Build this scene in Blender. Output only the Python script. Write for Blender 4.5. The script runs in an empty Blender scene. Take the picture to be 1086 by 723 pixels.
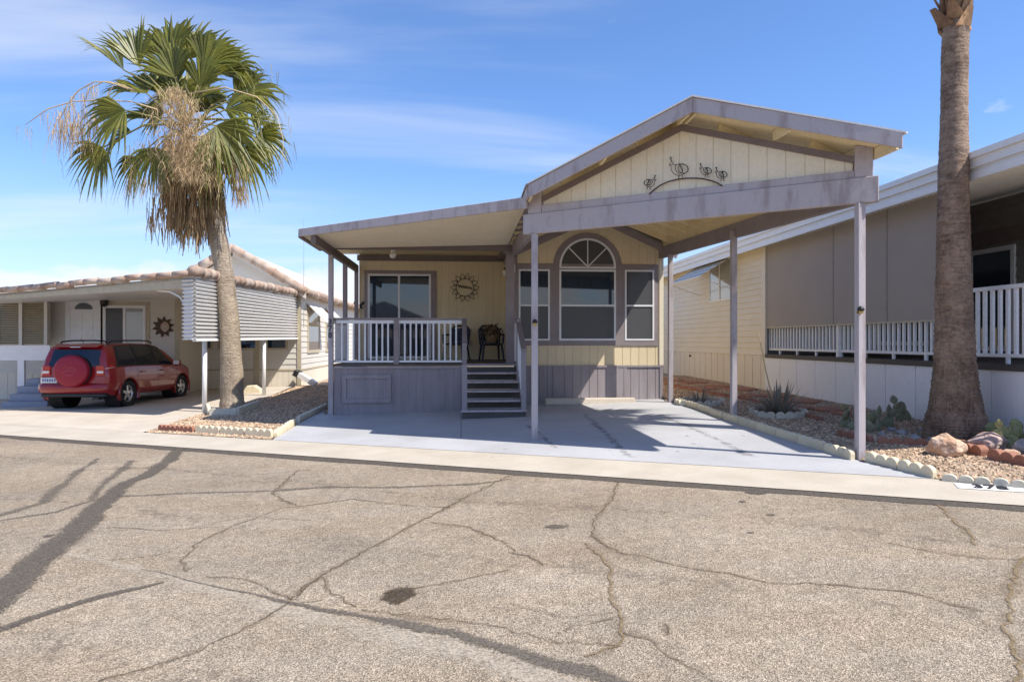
import bpy, bmesh, math, random
from mathutils import Vector, Matrix, noise as mnoise
R = math.radians
random.seed(7)
SC = bpy.context.scene
COL = SC.collection

# ------------------------------------------------------------------ camera, sky, sun, exposure
AY = R(4.2)
CAMZ = 1.6
FPX = 724.0
cam = bpy.data.cameras.new('camera'); camo = bpy.data.objects.new('camera', cam); COL.objects.link(camo)
cam.sensor_width = 36; cam.lens = 24; cam.clip_end = 3000; cam.clip_start = .05
camo.location = (0, 0, CAMZ); camo.rotation_euler = (R(90), 0, -AY)
SC.camera = camo

SUNL = Vector((-2.39, 1.54, -3.7)).normalized()      # direction the light travels
SUN_EL = math.asin(-SUNL.z); SUN_ROT = math.atan2(-SUNL.x, -SUNL.y)
W = bpy.data.worlds.new('World'); SC.world = W; W.use_nodes = True
wn = W.node_tree.nodes; wl = W.node_tree.links; wn.clear()
def build_world():
    N = wn.new; L = wl.new
    out = N('ShaderNodeOutputWorld'); bg = N('ShaderNodeBackground'); bg.inputs[1].default_value = .115
    sky = N('ShaderNodeTexSky'); sky.sky_type = 'NISHITA'; sky.sun_disc = False
    sky.sun_elevation = SUN_EL; sky.sun_rotation = SUN_ROT; sky.altitude = 0
    sky.air_density = 1.0; sky.dust_density = .35; sky.ozone_density = 2.6
    tc = N('ShaderNodeTexCoord'); sep = N('ShaderNodeSeparateXYZ'); L(tc.outputs['Generated'], sep.inputs[0])
    def math_(op, a, b=None, clamp=False):
        n = N('ShaderNodeMath'); n.operation = op; n.use_clamp = clamp
        for i, v in enumerate((a, b)):
            if v is None: continue
            if isinstance(v, (int, float)): n.inputs[i].default_value = v
            else: L(v, n.inputs[i])
        return n.outputs[0]
    def rng(v, a, b, c=0, d=1):
        n = N('ShaderNodeMapRange'); n.interpolation_type = 'SMOOTHSTEP'
        L(v, n.inputs[0]); n.inputs[1].default_value = a; n.inputs[2].default_value = b
        n.inputs[3].default_value = c; n.inputs[4].default_value = d
        return n.outputs[0]
    z = math_('MAXIMUM', sep.outputs[2], .0)
    zz = math_('ADD', z, .12)
    cx = math_('DIVIDE', sep.outputs[0], zz); cy = math_('DIVIDE', sep.outputs[1], zz)
    comb = N('ShaderNodeCombineXYZ'); L(cx, comb.inputs[0]); L(cy, comb.inputs[1])
    # wispy cirrus, stretched
    mp = N('ShaderNodeMapping'); mp.inputs['Rotation'].default_value = (0, 0, R(-30)); mp.inputs['Scale'].default_value = (.5, 1.7, 1)
    mp.inputs['Location'].default_value = (9.2, .9, 0)
    L(comb.outputs[0], mp.inputs[0])
    n1 = N('ShaderNodeTexNoise'); n1.inputs['Scale'].default_value = .85; n1.inputs['Detail'].default_value = 7; n1.inputs['Roughness'].default_value = .52; n1.inputs['Distortion'].default_value = .35
    L(mp.outputs[0], n1.inputs['Vector'])
    cir = rng(n1.outputs[0], .48, .8, 0, .6)
    # low puffy cumulus near the horizon
    mp2 = N('ShaderNodeMapping'); mp2.inputs['Scale'].default_value = (1, 1, 2.1); mp2.inputs['Location'].default_value = (.37, .2, .05)
    L(tc.outputs['Generated'], mp2.inputs[0])
    n2 = N('ShaderNodeTexNoise'); n2.inputs['Scale'].default_value = 6.0; n2.inputs['Detail'].default_value = 8; n2.inputs['Roughness'].default_value = .55
    L(mp2.outputs[0], n2.inputs['Vector'])
    thr = rng(z, .04, .2, .0, .3)
    c2 = math_('SUBTRACT', n2.outputs[0], thr)
    cum = rng(c2, .39, .52, 0, .95)
    haze = rng(z, -.02, .28, .55, 0)
    tot = math_('MAXIMUM', cir, cum)
    tint = N('ShaderNodeMix'); tint.data_type = 'RGBA'; tint.blend_type = 'MULTIPLY'; tint.inputs[0].default_value = 1
    L(sky.outputs[0], tint.inputs[6]); tint.inputs[7].default_value = (.78, .97, 1.26, 1)
    hz = N('ShaderNodeMix'); hz.data_type = 'RGBA'; L(haze, hz.inputs[0]); L(tint.outputs[2], hz.inputs[6]); hz.inputs[7].default_value = (4.3, 4.75, 5.7, 1)
    mix = N('ShaderNodeMix'); mix.data_type = 'RGBA'
    L(tot, mix.inputs[0]); L(hz.outputs[2], mix.inputs[6]); mix.inputs[7].default_value = (5.5, 5.75, 6.2, 1)
    L(mix.outputs[2], bg.inputs[0]); L(bg.outputs[0], out.inputs[0])
build_world()
sun = bpy.data.lights.new('sun', 'SUN'); sun.energy = 4.4; sun.angle = R(.5); sun.color = (1, .95, .87)
suno = bpy.data.objects.new('sun', sun); COL.objects.link(suno); suno.location = (10, -8, 20)
suno.rotation_euler = SUNL.to_track_quat('-Z', 'Y').to_euler()
SC.view_settings.view_transform = 'Standard'; SC.view_settings.look = 'None'
SC.view_settings.gamma = 1; SC.view_settings.use_curve_mapping = False
SC.view_settings.exposure = 0.6
SC.render.engine = 'CYCLES'
SC.cycles.max_bounces = 6; SC.cycles.diffuse_bounces = 4; SC.cycles.glossy_bounces = 3; SC.cycles.transparent_max_bounces = 16
SC.cycles.use_denoising = True

# ------------------------------------------------------------------ measuring helpers (photo pixels to places)
FW = Vector((math.sin(AY), math.cos(AY), 0)); RT = Vector((math.cos(AY), -math.sin(AY), 0)); UP = Vector((0, 0, 1))
CAM = Vector((0, 0, CAMZ))
def ray(px, py): return FW + RT * ((px - 543) / FPX) + UP * ((361.5 - py) / FPX)
def gz(x, y):
    xc = x * math.cos(AY) - y * math.sin(AY); d = x * math.sin(AY) + y * math.cos(AY)
    d = max(-14, min(40, d)); dd = d if d < 14 else 14 + (d - 14) * .3
    xc = max(-25, min(25, xc))
    return -.33 + .025 * xc + .03 * dd
def onG(px, py, off=0):
    r = ray(px, py); t = 10.0
    for _ in range(60):
        p = CAM + r * t
        t += ((gz(p.x, p.y) + off) - p.z) / (r.z - .03) if abs(r.z - .03) > 1e-4 else 0
        t = max(.5, min(200, t))
    return CAM + r * t
def onpl(px, py, p0, n):
    r = ray(px, py); return CAM + r * ((p0 - CAM).dot(n) / r.dot(n))
def onY(px, py, y): return onpl(px, py, Vector((0, y, 0)), Vector((0, 1, 0)))
def onX(px, py, x): return onpl(px, py, Vector((x, 0, 0)), Vector((1, 0, 0)))
def V(*a): return Vector(a)
class Pl:
    """an upright wall plane: O origin, u along, n outward"""
    def __init__(s, O, u, n): s.O = Vector((O[0], O[1], 0)); s.u = Vector(u).normalized(); s.n = Vector(n).normalized()
    def uv(s, px, py):
        p = onpl(px, py, s.O, s.n); return (p - s.O).dot(s.u), p.z
    def p(s, u, z, off=0): return s.O + s.u * u + s.n * off + UP * z

# ------------------------------------------------------------------ materials
MAT = {}
def M(name, col, rough=.6, col2=None, var=.5, scale=6, stretch=(1, 1, 1), fine=.12, fscale=60, bump=0, bscale=80, metal=0, spec=.4, detail=5, contrast=(.35, .65), bstretch=None, transl=0, island=0, coat=0):
    m = bpy.data.materials.new(name); m.use_nodes = True; MAT[name] = m
    nt = m.node_tree; N = nt.nodes.new; L = nt.links.new
    b = nt.nodes['Principled BSDF']; b.inputs['Roughness'].default_value = rough; b.inputs['Metallic'].default_value = metal
    b.inputs['Specular IOR Level'].default_value = spec; b.inputs['Coat Weight'].default_value = coat
    tc = N('ShaderNodeTexCoord'); mp = N('ShaderNodeMapping'); mp.inputs['Scale'].default_value = stretch
    L(tc.outputs['Object'], mp.inputs[0])
    n = N('ShaderNodeTexNoise'); n.inputs['Scale'].default_value = scale; n.inputs['Detail'].default_value = detail; n.inputs['Roughness'].default_value = .6
    L(mp.outputs[0], n.inputs['Vector'])
    mr = N('ShaderNodeMapRange'); mr.inputs[1].default_value = contrast[0]; mr.inputs[2].default_value = contrast[1]
    L(n.outputs[0], mr.inputs[0])
    mul = N('ShaderNodeMath'); mul.operation = 'MULTIPLY'; mul.inputs[1].default_value = var; L(mr.outputs[0], mul.inputs[0])
    mx = N('ShaderNodeMix'); mx.data_type = 'RGBA'
    c2 = col2 if col2 else tuple(c * .7 for c in col)
    mx.inputs[6].default_value = (*col, 1); mx.inputs[7].default_value = (*c2, 1); L(mul.outputs[0], mx.inputs[0])
    cur = mx.outputs[2]
    if fine:
        n2 = N('ShaderNodeTexNoise'); n2.inputs['Scale'].default_value = fscale; n2.inputs['Detail'].default_value = 3
        L(mp.outputs[0], n2.inputs['Vector'])
        m2 = N('ShaderNodeMapRange'); m2.inputs[1].default_value = .3; m2.inputs[2].default_value = .7; m2.inputs[3].default_value = 1 - fine; m2.inputs[4].default_value = 1 + fine
        L(n2.outputs[0], m2.inputs[0])
        vm = N('ShaderNodeVectorMath'); vm.operation = 'SCALE'; L(cur, vm.inputs[0]); L(m2.outputs[0], vm.inputs['Scale']); cur = vm.outputs[0]
    if island:
        g = N('ShaderNodeNewGeometry')
        m3 = N('ShaderNodeMapRange'); m3.inputs[3].default_value = 1 - island; m3.inputs[4].default_value = 1 + island
        L(g.outputs['Random Per Island'], m3.inputs[0])
        vm = N('ShaderNodeVectorMath'); vm.operation = 'SCALE'; L(cur, vm.inputs[0]); L(m3.outputs[0], vm.inputs['Scale']); cur = vm.outputs[0]
    L(cur, b.inputs['Base Color'])
    if bump:
        mpb = N('ShaderNodeMapping'); mpb.inputs['Scale'].default_value = bstretch or stretch; L(tc.outputs['Object'], mpb.inputs[0])
        nb = N('ShaderNodeTexNoise'); nb.inputs['Scale'].default_value = bscale; nb.inputs['Detail'].default_value = 4; L(mpb.outputs[0], nb.inputs['Vector'])
        bp = N('ShaderNodeBump'); bp.inputs['Strength'].default_value = bump; bp.inputs['Distance'].default_value = .02
        L(nb.outputs[0], bp.inputs['Height']); L(bp.outputs[0], b.inputs['Normal'])
    if transl:
        tr = N('ShaderNodeBsdfTranslucent'); L(cur, tr.inputs[0]); ms = N('ShaderNodeMixShader'); ms.inputs[0].default_value = transl
        L(b.outputs[0], ms.inputs[1]); L(tr.outputs[0], ms.inputs[2]); L(ms.outputs[0], nt.nodes['Material Output'].inputs[0])
    return m

TAUPE = (.44, .392, .392); TAUPE2 = (.3, .245, .235)
M('taupe_paint', TAUPE, .62, TAUPE2, .8, 1.6, (3.2, 3.2, .75), .07, 26, .1, 60, detail=10, contrast=(.5, .64))
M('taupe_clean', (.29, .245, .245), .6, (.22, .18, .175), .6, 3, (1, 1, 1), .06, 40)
M('taupe_skirt', (.33, .29, .298), .65, (.25, .21, .21), .7, 1.6, (3, 3, .5), .08, 30, .08, 60, detail=8)
M('brown_trim', (.2, .155, .14), .6, (.15, .115, .105), .6, 4)
M('yellow_siding', (.76, .63, .41), .62, (.67, .545, .34), .6, 1.6, (1, 1, .4), .05, 30, .05, 50)
M('cream_gable', (.8, .71, .53), .62, (.72, .62, .45), .55, 1.5, (1, 1, .5), .05, 30)
M('yellow_wood', (.78, .65, .4), .6, (.66, .52, .3), .6, 2.5, (1, .6, 1), .08, 30)
M('tan_ceiling', (.74, .66, .51), .5, (.66, .58, .44), .5, 2)
M('white_paint', (.78, .78, .78), .45, (.66, .65, .64), .4, 5)
M('white_metal', (.79, .77, .74), .42, (.7, .68, .64), .4, 3)
M('cream_vinyl', (.74, .66, .51), .5, (.66, .58, .44), .5, 1.2, (1, 1, 2))
M('cream_skirt', (.74, .67, .55), .55, (.66, .59, .47), .5, 1.0, (1, 1, .4), .03, 20)
M('white_skirt', (.82, .82, .83), .5, (.74, .73, .74), .5, 1.0, (1, 1, .4), .03, 20)
M('grey_vinyl', (.66, .62, .55), .5, (.59, .55, .48), .5, 1.2)
M('tan_trim', (.52, .45, .32), .5)
M('dark_metal', (.035, .03, .028), .45, metal=.3)
M('rust_metal', (.1, .055, .035), .6, (.06, .035, .025), .8, 20)
M('black_rubber', (.022, .022, .024), .75)
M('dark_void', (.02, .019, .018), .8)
M('dark_beam_gap', (.085, .075, .068), .6, (.06, .052, .046), .6, 12)
M('deck_board', (.12, .1, .085), .7)
M('navy_plastic', (.016, .022, .045), .45)
M('red_paint', (.27, .006, .01), .3, (.22, .006, .009), .3, 3, fine=0, coat=.7, spec=.4)
M('red_cover', (.27, .008, .028), .45, (.32, .014, .035), .3, 3, fine=.03)
M('emblem_pink', (.5, .12, .13), .4)
M('screen_seam', (.33, .29, .25), .7)
M('porch_shade_wall', (.26, .24, .22), .6)  # wall colour darkened to carry the shade inside the porch
M('silver', (.55, .55, .56), .3, metal=.85, fine=.03)
M('chrome_white', (.8, .8, .82), .2, fine=0)
M('plastic_trim', (.03, .03, .032), .55)
M('lamp_red', (.45, .015, .012), .15, fine=0, coat=1)
M('lamp_clear', (.75, .72, .7), .15, fine=0, coat=1)
M('plate_white', (.72, .75, .78), .4)
M('plate_ink', (.1, .13, .24), .5)
M('brass', (.45, .3, .1), .3, metal=.8)
M('bulb_white', (.8, .78, .7), .3)
M('steps_grey', (.3, .32, .38), .7, (.25, .27, .32), .5, 6)
M('tile_pink', (.38, .255, .185), .8, (.46, .37, .3), .95, 1.7, fine=.12, fscale=20, contrast=(.42, .58), island=.16)
M('roof_pale', (.55, .48, .42), .7, (.47, .4, .34), .5, 2)
M('roof_grey', (.42, .4, .4), .8, (.32, .3, .3), .6, 6, fine=.2, fscale=90)
M('concrete_beige', (.56, .49, .4), .8, (.45, .385, .31), .75, 1.3, fine=.1, fscale=50, bump=.12, bscale=60, detail=9)
M('concrete_apron', (.53, .465, .375), .8, (.43, .37, .29), .7, 1.6, fine=.09, fscale=70, bump=.12, bscale=90, detail=9)
M('driveway_paint', (.48, .475, .48), .6, (.39, .385, .385), .9, .8, fine=.06, fscale=40, bump=.05, bscale=60, detail=9)
M('earth', (.4, .31, .22), .9, (.3, .22, .15), .7, 2, fine=.3, fscale=60, bump=.6, bscale=50)
M('gravel_tan', (.55, .4, .265), .85, (.37, .235, .15), .8, 3, fine=.15, fscale=40, island=.5)
M('gravel_grey', (.42, .33, .29), .85, (.34, .22, .18), .8, 3, fine=.15, fscale=40, island=.5)
M('cream_block', (.72, .63, .44), .8, (.6, .5, .34), .7, 6, fine=.12, fscale=60, bump=.25, bscale=80)
M('white_block', (.64, .58, .46), .8, (.5, .44, .33), .7, 6, fine=.12, fscale=60, bump=.25, bscale=80)
M('red_block', (.36, .165, .105), .85, (.27, .12, .08), .7, 6, fine=.15, fscale=60, bump=.25, bscale=80)
M('flagstone', (.4, .18, .11), .85, (.3, .14, .09), .8, 4, fine=.15, fscale=40, bump=.3, bscale=30)
M('rock_orange', (.52, .3, .17), .85, (.66, .5, .38), .9, 6, fine=.25, fscale=30, bump=.8, bscale=18)
M('rock_pink', (.42, .27, .22), .85, (.5, .4, .36), .9, 7, fine=.25, fscale=30, bump=.8, bscale=18)
M('rock_grey', (.3, .27, .26), .85, (.4, .37, .35), .9, 7, fine=.25, fscale=30, bump=.8, bscale=18)
M('cactus_green', (.26, .26, .1), .65, (.34, .31, .15), .8, 8, fine=.35, fscale=45, island=.25)
M('cactus_blue', (.2, .21, .12), .65, (.28, .26, .17), .8, 8, fine=.35, fscale=45, island=.25)
M('agave', (.27, .25, .2), .65, (.33, .26, .19), .8, 6, island=.3)
M('dry_stalk', (.6, .45, .26), .8, island=.2)
M('palm_leaf', (.22, .21, .028), .42, (.1, .125, .022), .8, 2.0, fine=.15, fscale=20, transl=.42, island=.35, spec=.5)
M('palm_leaf_tip', (.3, .27, .09), .6, transl=.3, island=.3)
M('palm_stem', (.2, .2, .055), .5, (.26, .2, .08), .8, 4)
M('thatch', (.29, .185, .09), .85, (.4, .27, .14), .8, 5, fine=.25, fscale=30, transl=.18, island=.45)
M('inflorescence', (.58, .44, .26), .85, (.48, .34, .19), .8, 5, transl=.3, island=.3)
M('boot_husk', (.4, .24, .12), .8, (.16, .08, .045), .9, 3, (1, 1, .4), fine=.2, fscale=30, island=.35)
M('number_ink', (.03, .03, .035), .6)
M('patch_white', (.8, .79, .76), .7, (.66, .63, .58), .7, 12)
M('curtain', (.6, .58, .54), .8)
M('awning_white', (.86, .81, .72), .6); M('awning_green', (.48, .45, .4), .6)
M('wreath', (.22, .13, .07), .8, (.12, .09, .04), .9, 25, island=.6)
M('rubber_seal', (.06, .05, .045), .7)

def glassy(name, col, rough=.03, ior=1.5, spec=.9, coat=.6):
    m = bpy.data.materials.new(name); m.use_nodes = True; MAT[name] = m
    b = m.node_tree.nodes['Principled BSDF']; b.inputs['Base Color'].default_value = (*col, 1)
    b.inputs['Roughness'].default_value = rough; b.inputs['Specular IOR Level'].default_value = spec; b.inputs['IOR'].default_value = ior
    b.inputs['Coat Weight'].default_value = coat; b.inputs['Coat Roughness'].default_value = .02
    return m
glassy('window_glass', (.012, .028, .048)); glassy('screen_glass', (.085, .085, .088), .35, spec=.25, coat=.15); glassy('car_glass', (.008, .014, .026), spec=.6, coat=.1)  # window_glass base tinted blue to stand in for reflected sky
glassy('curtain_glass', (.3, .3, .29), .1)

def mk_screen():
    m = bpy.data.materials.new('shade_screen'); m.use_nodes = True; MAT['shade_screen'] = m
    nt = m.node_tree; b = nt.nodes['Principled BSDF']; b.inputs['Base Color'].default_value = (.255, .215, .185, 1); b.inputs['Roughness'].default_value = .8
    tc = nt.nodes.new('ShaderNodeTexCoord')
    n = nt.nodes.new('ShaderNodeTexNoise'); n.inputs['Scale'].default_value = 1.2; n.inputs['Detail'].default_value = 6; nt.links.new(tc.outputs['Object'], n.inputs['Vector'])
    r = nt.nodes.new('ShaderNodeMix'); r.data_type = 'RGBA'; r.inputs[6].default_value = (.46, .405, .35, 1); r.inputs[7].default_value = (.38, .325, .28, 1)
    nt.links.new(n.outputs[0], r.inputs[0]); nt.links.new(r.outputs[2], b.inputs['Base Color'])
    t = nt.nodes.new('ShaderNodeBsdfTransparent'); mx = nt.nodes.new('ShaderNodeMixShader'); mx.inputs[0].default_value = .16
    nt.links.new(b.outputs[0], mx.inputs[1]); nt.links.new(t.outputs[0], mx.inputs[2]); nt.links.new(mx.outputs[0], nt.nodes['Material Output'].inputs[0])
mk_screen()

def mk_asphalt():
    m = bpy.data.materials.new('asphalt'); m.use_nodes = True; MAT['asphalt'] = m
    nt = m.node_tree; N = nt.nodes.new; L = nt.links.new; b = nt.nodes['Principled BSDF']; b.inputs['Roughness'].default_value = .88; b.inputs['Specular IOR Level'].default_value = .25
    tc = N('ShaderNodeTexCoord')
    def vor(s):
        v = N('ShaderNodeTexVoronoi'); v.inputs['Scale'].default_value = s; L(tc.outputs['Object'], v.inputs['Vector']); return v
    def noi(s, d=6, r=.6, st=None):
        n = N('ShaderNodeTexNoise'); n.inputs['Scale'].default_value = s; n.inputs['Detail'].default_value = d; n.inputs['Roughness'].default_value = r
        if st:
            mp = N('ShaderNodeMapping'); mp.inputs['Rotation'].default_value = (0, 0, R(30)); mp.inputs['Scale'].default_value = st; L(tc.outputs['Object'], mp.inputs[0]); L(mp.outputs[0], n.inputs['Vector'])
        else: L(tc.outputs['Object'], n.inputs['Vector'])
        return n.outputs[0]
    v = vor(130); sep = N('ShaderNodeSeparateColor'); L(v.outputs['Color'], sep.inputs[0])
    ramp = N('ShaderNodeValToRGB'); L(sep.outputs[0], ramp.inputs[0])
    e = ramp.color_ramp.elements; e[0].position = 0; e[0].color = (.15, .117, .085, 1); e[1].position = 1; e[1].color = (.58, .485, .365, 1)
    x = e.new(.35); x.color = (.28, .227, .168, 1); x = e.new(.75); x.color = (.385, .316, .236, 1)
    big = noi(.55, 8, .62); mr = N('ShaderNodeMapRange'); mr.inputs[1].default_value = .3; mr.inputs[2].default_value = .7; mr.inputs[3].default_value = .82; mr.inputs[4].default_value = 1.16; L(big, mr.inputs[0])
    str_ = noi(.7, 6, .6, (.12, 1.1, 1)); mr2 = N('ShaderNodeMapRange'); mr2.inputs[1].default_value = .3; mr2.inputs[2].default_value = .7; mr2.inputs[3].default_value = .88; mr2.inputs[4].default_value = 1.1; L(str_, mr2.inputs[0])
    mid = noi(9, 6, .7); mr3 = N('ShaderNodeMapRange'); mr3.inputs[1].default_value = .3; mr3.inputs[2].default_value = .7; mr3.inputs[3].default_value = .8; mr3.inputs[4].default_value = 1.17; L(mid, mr3.inputs[0])
    cur = ramp.outputs[0]
    for q in (mr, mr2, mr3):
        s = N('ShaderNodeVectorMath'); s.operation = 'SCALE'; L(cur, s.inputs[0]); L(q.outputs[0], s.inputs['Scale']); cur = s.outputs[0]
    wm = noi(1.3, 7, .65, (.5, 1.3, 1)); mw = N('ShaderNodeMapRange'); mw.inputs[1].default_value = .42; mw.inputs[2].default_value = .68; mw.inputs[4].default_value = .55; L(wm, mw.inputs[0])
    tw = N('ShaderNodeMix'); tw.data_type = 'RGBA'; tw.blend_type = 'MULTIPLY'; L(mw.outputs[0], tw.inputs[0]); L(cur, tw.inputs[6]); tw.inputs[7].default_value = (.93, .84, .72, 1); cur = tw.outputs[2]
    L(cur, b.inputs['Base Color'])
    add = N('ShaderNodeMath'); add.operation = 'ADD'; L(v.outputs['Distance'], add.inputs[0])
    f = noi(40, 4); L(f, add.inputs[1])
    bp = N('ShaderNodeBump'); bp.inputs['Strength'].default_value = .55; bp.inputs['Distance'].default_value = .012; L(add.outputs[0], bp.inputs['Height']); L(bp.outputs[0], b.inputs['Normal'])
mk_asphalt()

def mk_stain(name, col, edge=.5, speck=40, amount=.75, solid=.0):
    """worn coating on the road: ragged across its width (UV.x from 0 to 1 across)"""
    m = bpy.data.materials.new(name); m.use_nodes = True; MAT[name] = m
    nt = m.node_tree; N = nt.nodes.new; L = nt.links.new; b = nt.nodes['Principled BSDF']; b.inputs['Roughness'].default_value = .9; b.inputs['Specular IOR Level'].default_value = .2
    tc = N('ShaderNodeTexCoord'); sep = N('ShaderNodeSeparateXYZ'); L(tc.outputs['UV'], sep.inputs[0])
    def mm(op, a, bb=None, clamp=False):
        n = N('ShaderNodeMath'); n.operation = op; n.use_clamp = clamp
        for i, q in enumerate((a, bb)):
            if q is None: continue
            if isinstance(q, (int, float)): n.inputs[i].default_value = q
            else: L(q, n.inputs[i])
        return n.outputs[0]
    d = mm('ABSOLUTE', mm('SUBTRACT', sep.outputs[0], .5))
    prof = mm('MULTIPLY', mm('SUBTRACT', .5, d), 2)                    # 1 in the middle, 0 at the edges
    n = N('ShaderNodeTexNoise'); n.inputs['Scale'].default_value = speck; n.inputs['Detail'].default_value = 6; n.inputs['Roughness'].default_value = .75; L(tc.outputs['Object'], n.inputs['Vector'])
    n2 = N('ShaderNodeTexNoise'); n2.inputs['Scale'].default_value = 3; n2.inputs['Detail'].default_value = 4; L(tc.outputs['Object'], n2.inputs['Vector'])
    s = mm('ADD', mm('MULTIPLY', prof, edge), mm('MULTIPLY', mm('SUBTRACT', n.outputs[0], .5), 1.8))
    s = mm('ADD', s, mm('MULTIPLY', mm('SUBTRACT', n2.outputs[0], .5), .8))
    mr = N('ShaderNodeMapRange'); mr.inputs[1].default_value = .28 - solid; mr.inputs[2].default_value = .5 - solid; L(s, mr.inputs[0])
    # never past the edge of the strip
    ed = N('ShaderNodeMapRange'); ed.inputs[1].default_value = 0; ed.inputs[2].default_value = .18; L(prof, ed.inputs[0])
    f = mm('MULTIPLY', mm('MULTIPLY', mr.outputs[0], ed.outputs[0]), amount)
    v = N('ShaderNodeTexVoronoi'); v.inputs['Scale'].default_value = 95; L(tc.outputs['Object'], v.inputs['Vector'])
    sc = N('ShaderNodeSeparateColor'); L(v.outputs['Color'], sc.inputs[0])
    r = N('ShaderNodeMapRange'); r.inputs[3].default_value = .6; r.inputs[4].default_value = 1.4; L(sc.outputs[0], r.inputs[0])
    vm = N('ShaderNodeVectorMath'); vm.operation = 'SCALE'; vm.inputs[0].default_value = col; L(r.outputs[0], vm.inputs['Scale']); L(vm.outputs[0], b.inputs['Base Color'])
    t = N('ShaderNodeBsdfTransparent'); mx = N('ShaderNodeMixShader'); L(f, mx.inputs[0]); L(t.outputs[0], mx.inputs[1]); L(b.outputs[0], mx.inputs[2]); L(mx.outputs[0], nt.nodes['Material Output'].inputs[0])
mk_stain('tar', (.12, .1, .08), .95, 40, .78, .02)
mk_stain('seam', (.14, .118, .095), .8, 45, .75, 0)
mk_stain('tyre_mark', (.15, .125, .098), .65, 45, .65)
mk_stain('crack_dark', (.14, .105, .07), .85, 45, .62, .02)
mk_stain('crack_halo', (.26, .2, .14), .5, 30, .4, .0)
mk_stain('crack_tan', (.25, .18, .1), .95, 60, .7, .06)
mk_stain('pale_wear', (.48, .41, .32), .6, 25, .55)
mk_stain('track_wear', (.24, .195, .15), .35, 14, .35, .0)
mk_stain('slab_mark', (.3, .29, .28), .5, 9, .45, .0)
mk_stain('plug', (.12, .085, .055), 1.3, 22, .9, .05)
mk_stain('edge_dirt', (.1, .085, .07), 1.6, 40, .95, .25)

def mk_trunk(name, c1, c2, ring, fib):
    m = bpy.data.materials.new(name); m.use_nodes = True; MAT[name] = m
    nt = m.node_tree; N = nt.nodes.new; L = nt.links.new; b = nt.nodes['Principled BSDF']; b.inputs['Roughness'].default_value = .85
    tc = N('ShaderNodeTexCoord')
    def noi(sx, s, d=5):
        mp = N('ShaderNodeMapping'); mp.inputs['Scale'].default_value = sx; L(tc.outputs['Object'], mp.inputs[0])
        n = N('ShaderNodeTexNoise'); n.inputs['Scale'].default_value = s; n.inputs['Detail'].default_value = d; n.inputs['Roughness'].default_value = .65; L(mp.outputs[0], n.inputs['Vector']); return n.outputs[0]
    rings = noi((.6, .6, 3), ring); fibre = noi((4, 4, .35), fib); blot = noi((1, 1, 1), 22, 8)
    sz = N('ShaderNodeSeparateXYZ'); L(tc.outputs['Object'], sz.inputs[0]); mz = N('ShaderNodeMapRange'); mz.inputs[1].default_value = .5; mz.inputs[2].default_value = 1.5; L(sz.outputs[2], mz.inputs[0])
    mrf = N('ShaderNodeMix'); mrf.data_type = 'FLOAT'; L(mz.outputs[0], mrf.inputs[0]); L(fibre, mrf.inputs[2]); L(rings, mrf.inputs[3]); rings = mrf.outputs[0]; fibre = noi((1, 1, .8), 3, 3)
    a = N('ShaderNodeMath'); a.operation = 'ADD'; L(rings, a.inputs[0]); L(fibre, a.inputs[1])
    big = noi((1, 1, .6), 2.2, 6); a_ = N('ShaderNodeMath'); a_.operation = 'MULTIPLY_ADD'; L(big, a_.inputs[0]); a_.inputs[1].default_value = .7; L(a.outputs[0], a_.inputs[2]); a__ = N('ShaderNodeMath'); a__.operation = 'SUBTRACT'; L(a_.outputs[0], a__.inputs[0]); a__.inputs[1].default_value = .35; a = a__
    a2 = N('ShaderNodeMath'); a2.operation = 'ADD'; L(a.outputs[0], a2.inputs[0]); L(blot, a2.inputs[1])
    mr = N('ShaderNodeMapRange'); mr.inputs[1].default_value = 1.2; mr.inputs[2].default_value = 1.8; L(a2.outputs[0], mr.inputs[0])
    mx = N('ShaderNodeMix'); mx.data_type = 'RGBA'; mx.inputs[6].default_value = (*c1, 1); mx.inputs[7].default_value = (*c2, 1); L(mr.outputs[0], mx.inputs[0]); L(mx.outputs[2], b.inputs['Base Color'])
    bp = N('ShaderNodeBump'); bp.inputs['Strength'].default_value = .9; bp.inputs['Distance'].default_value = .03; L(a2.outputs[0], bp.inputs['Height']); L(bp.outputs[0], b.inputs['Normal'])
mk_trunk('trunk_left', (.22, .165, .11), (.46, .37, .27), 9, 9)
mk_trunk('trunk_right', (.115, .07, .045), (.38, .265, .185), 9, 10)

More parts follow.
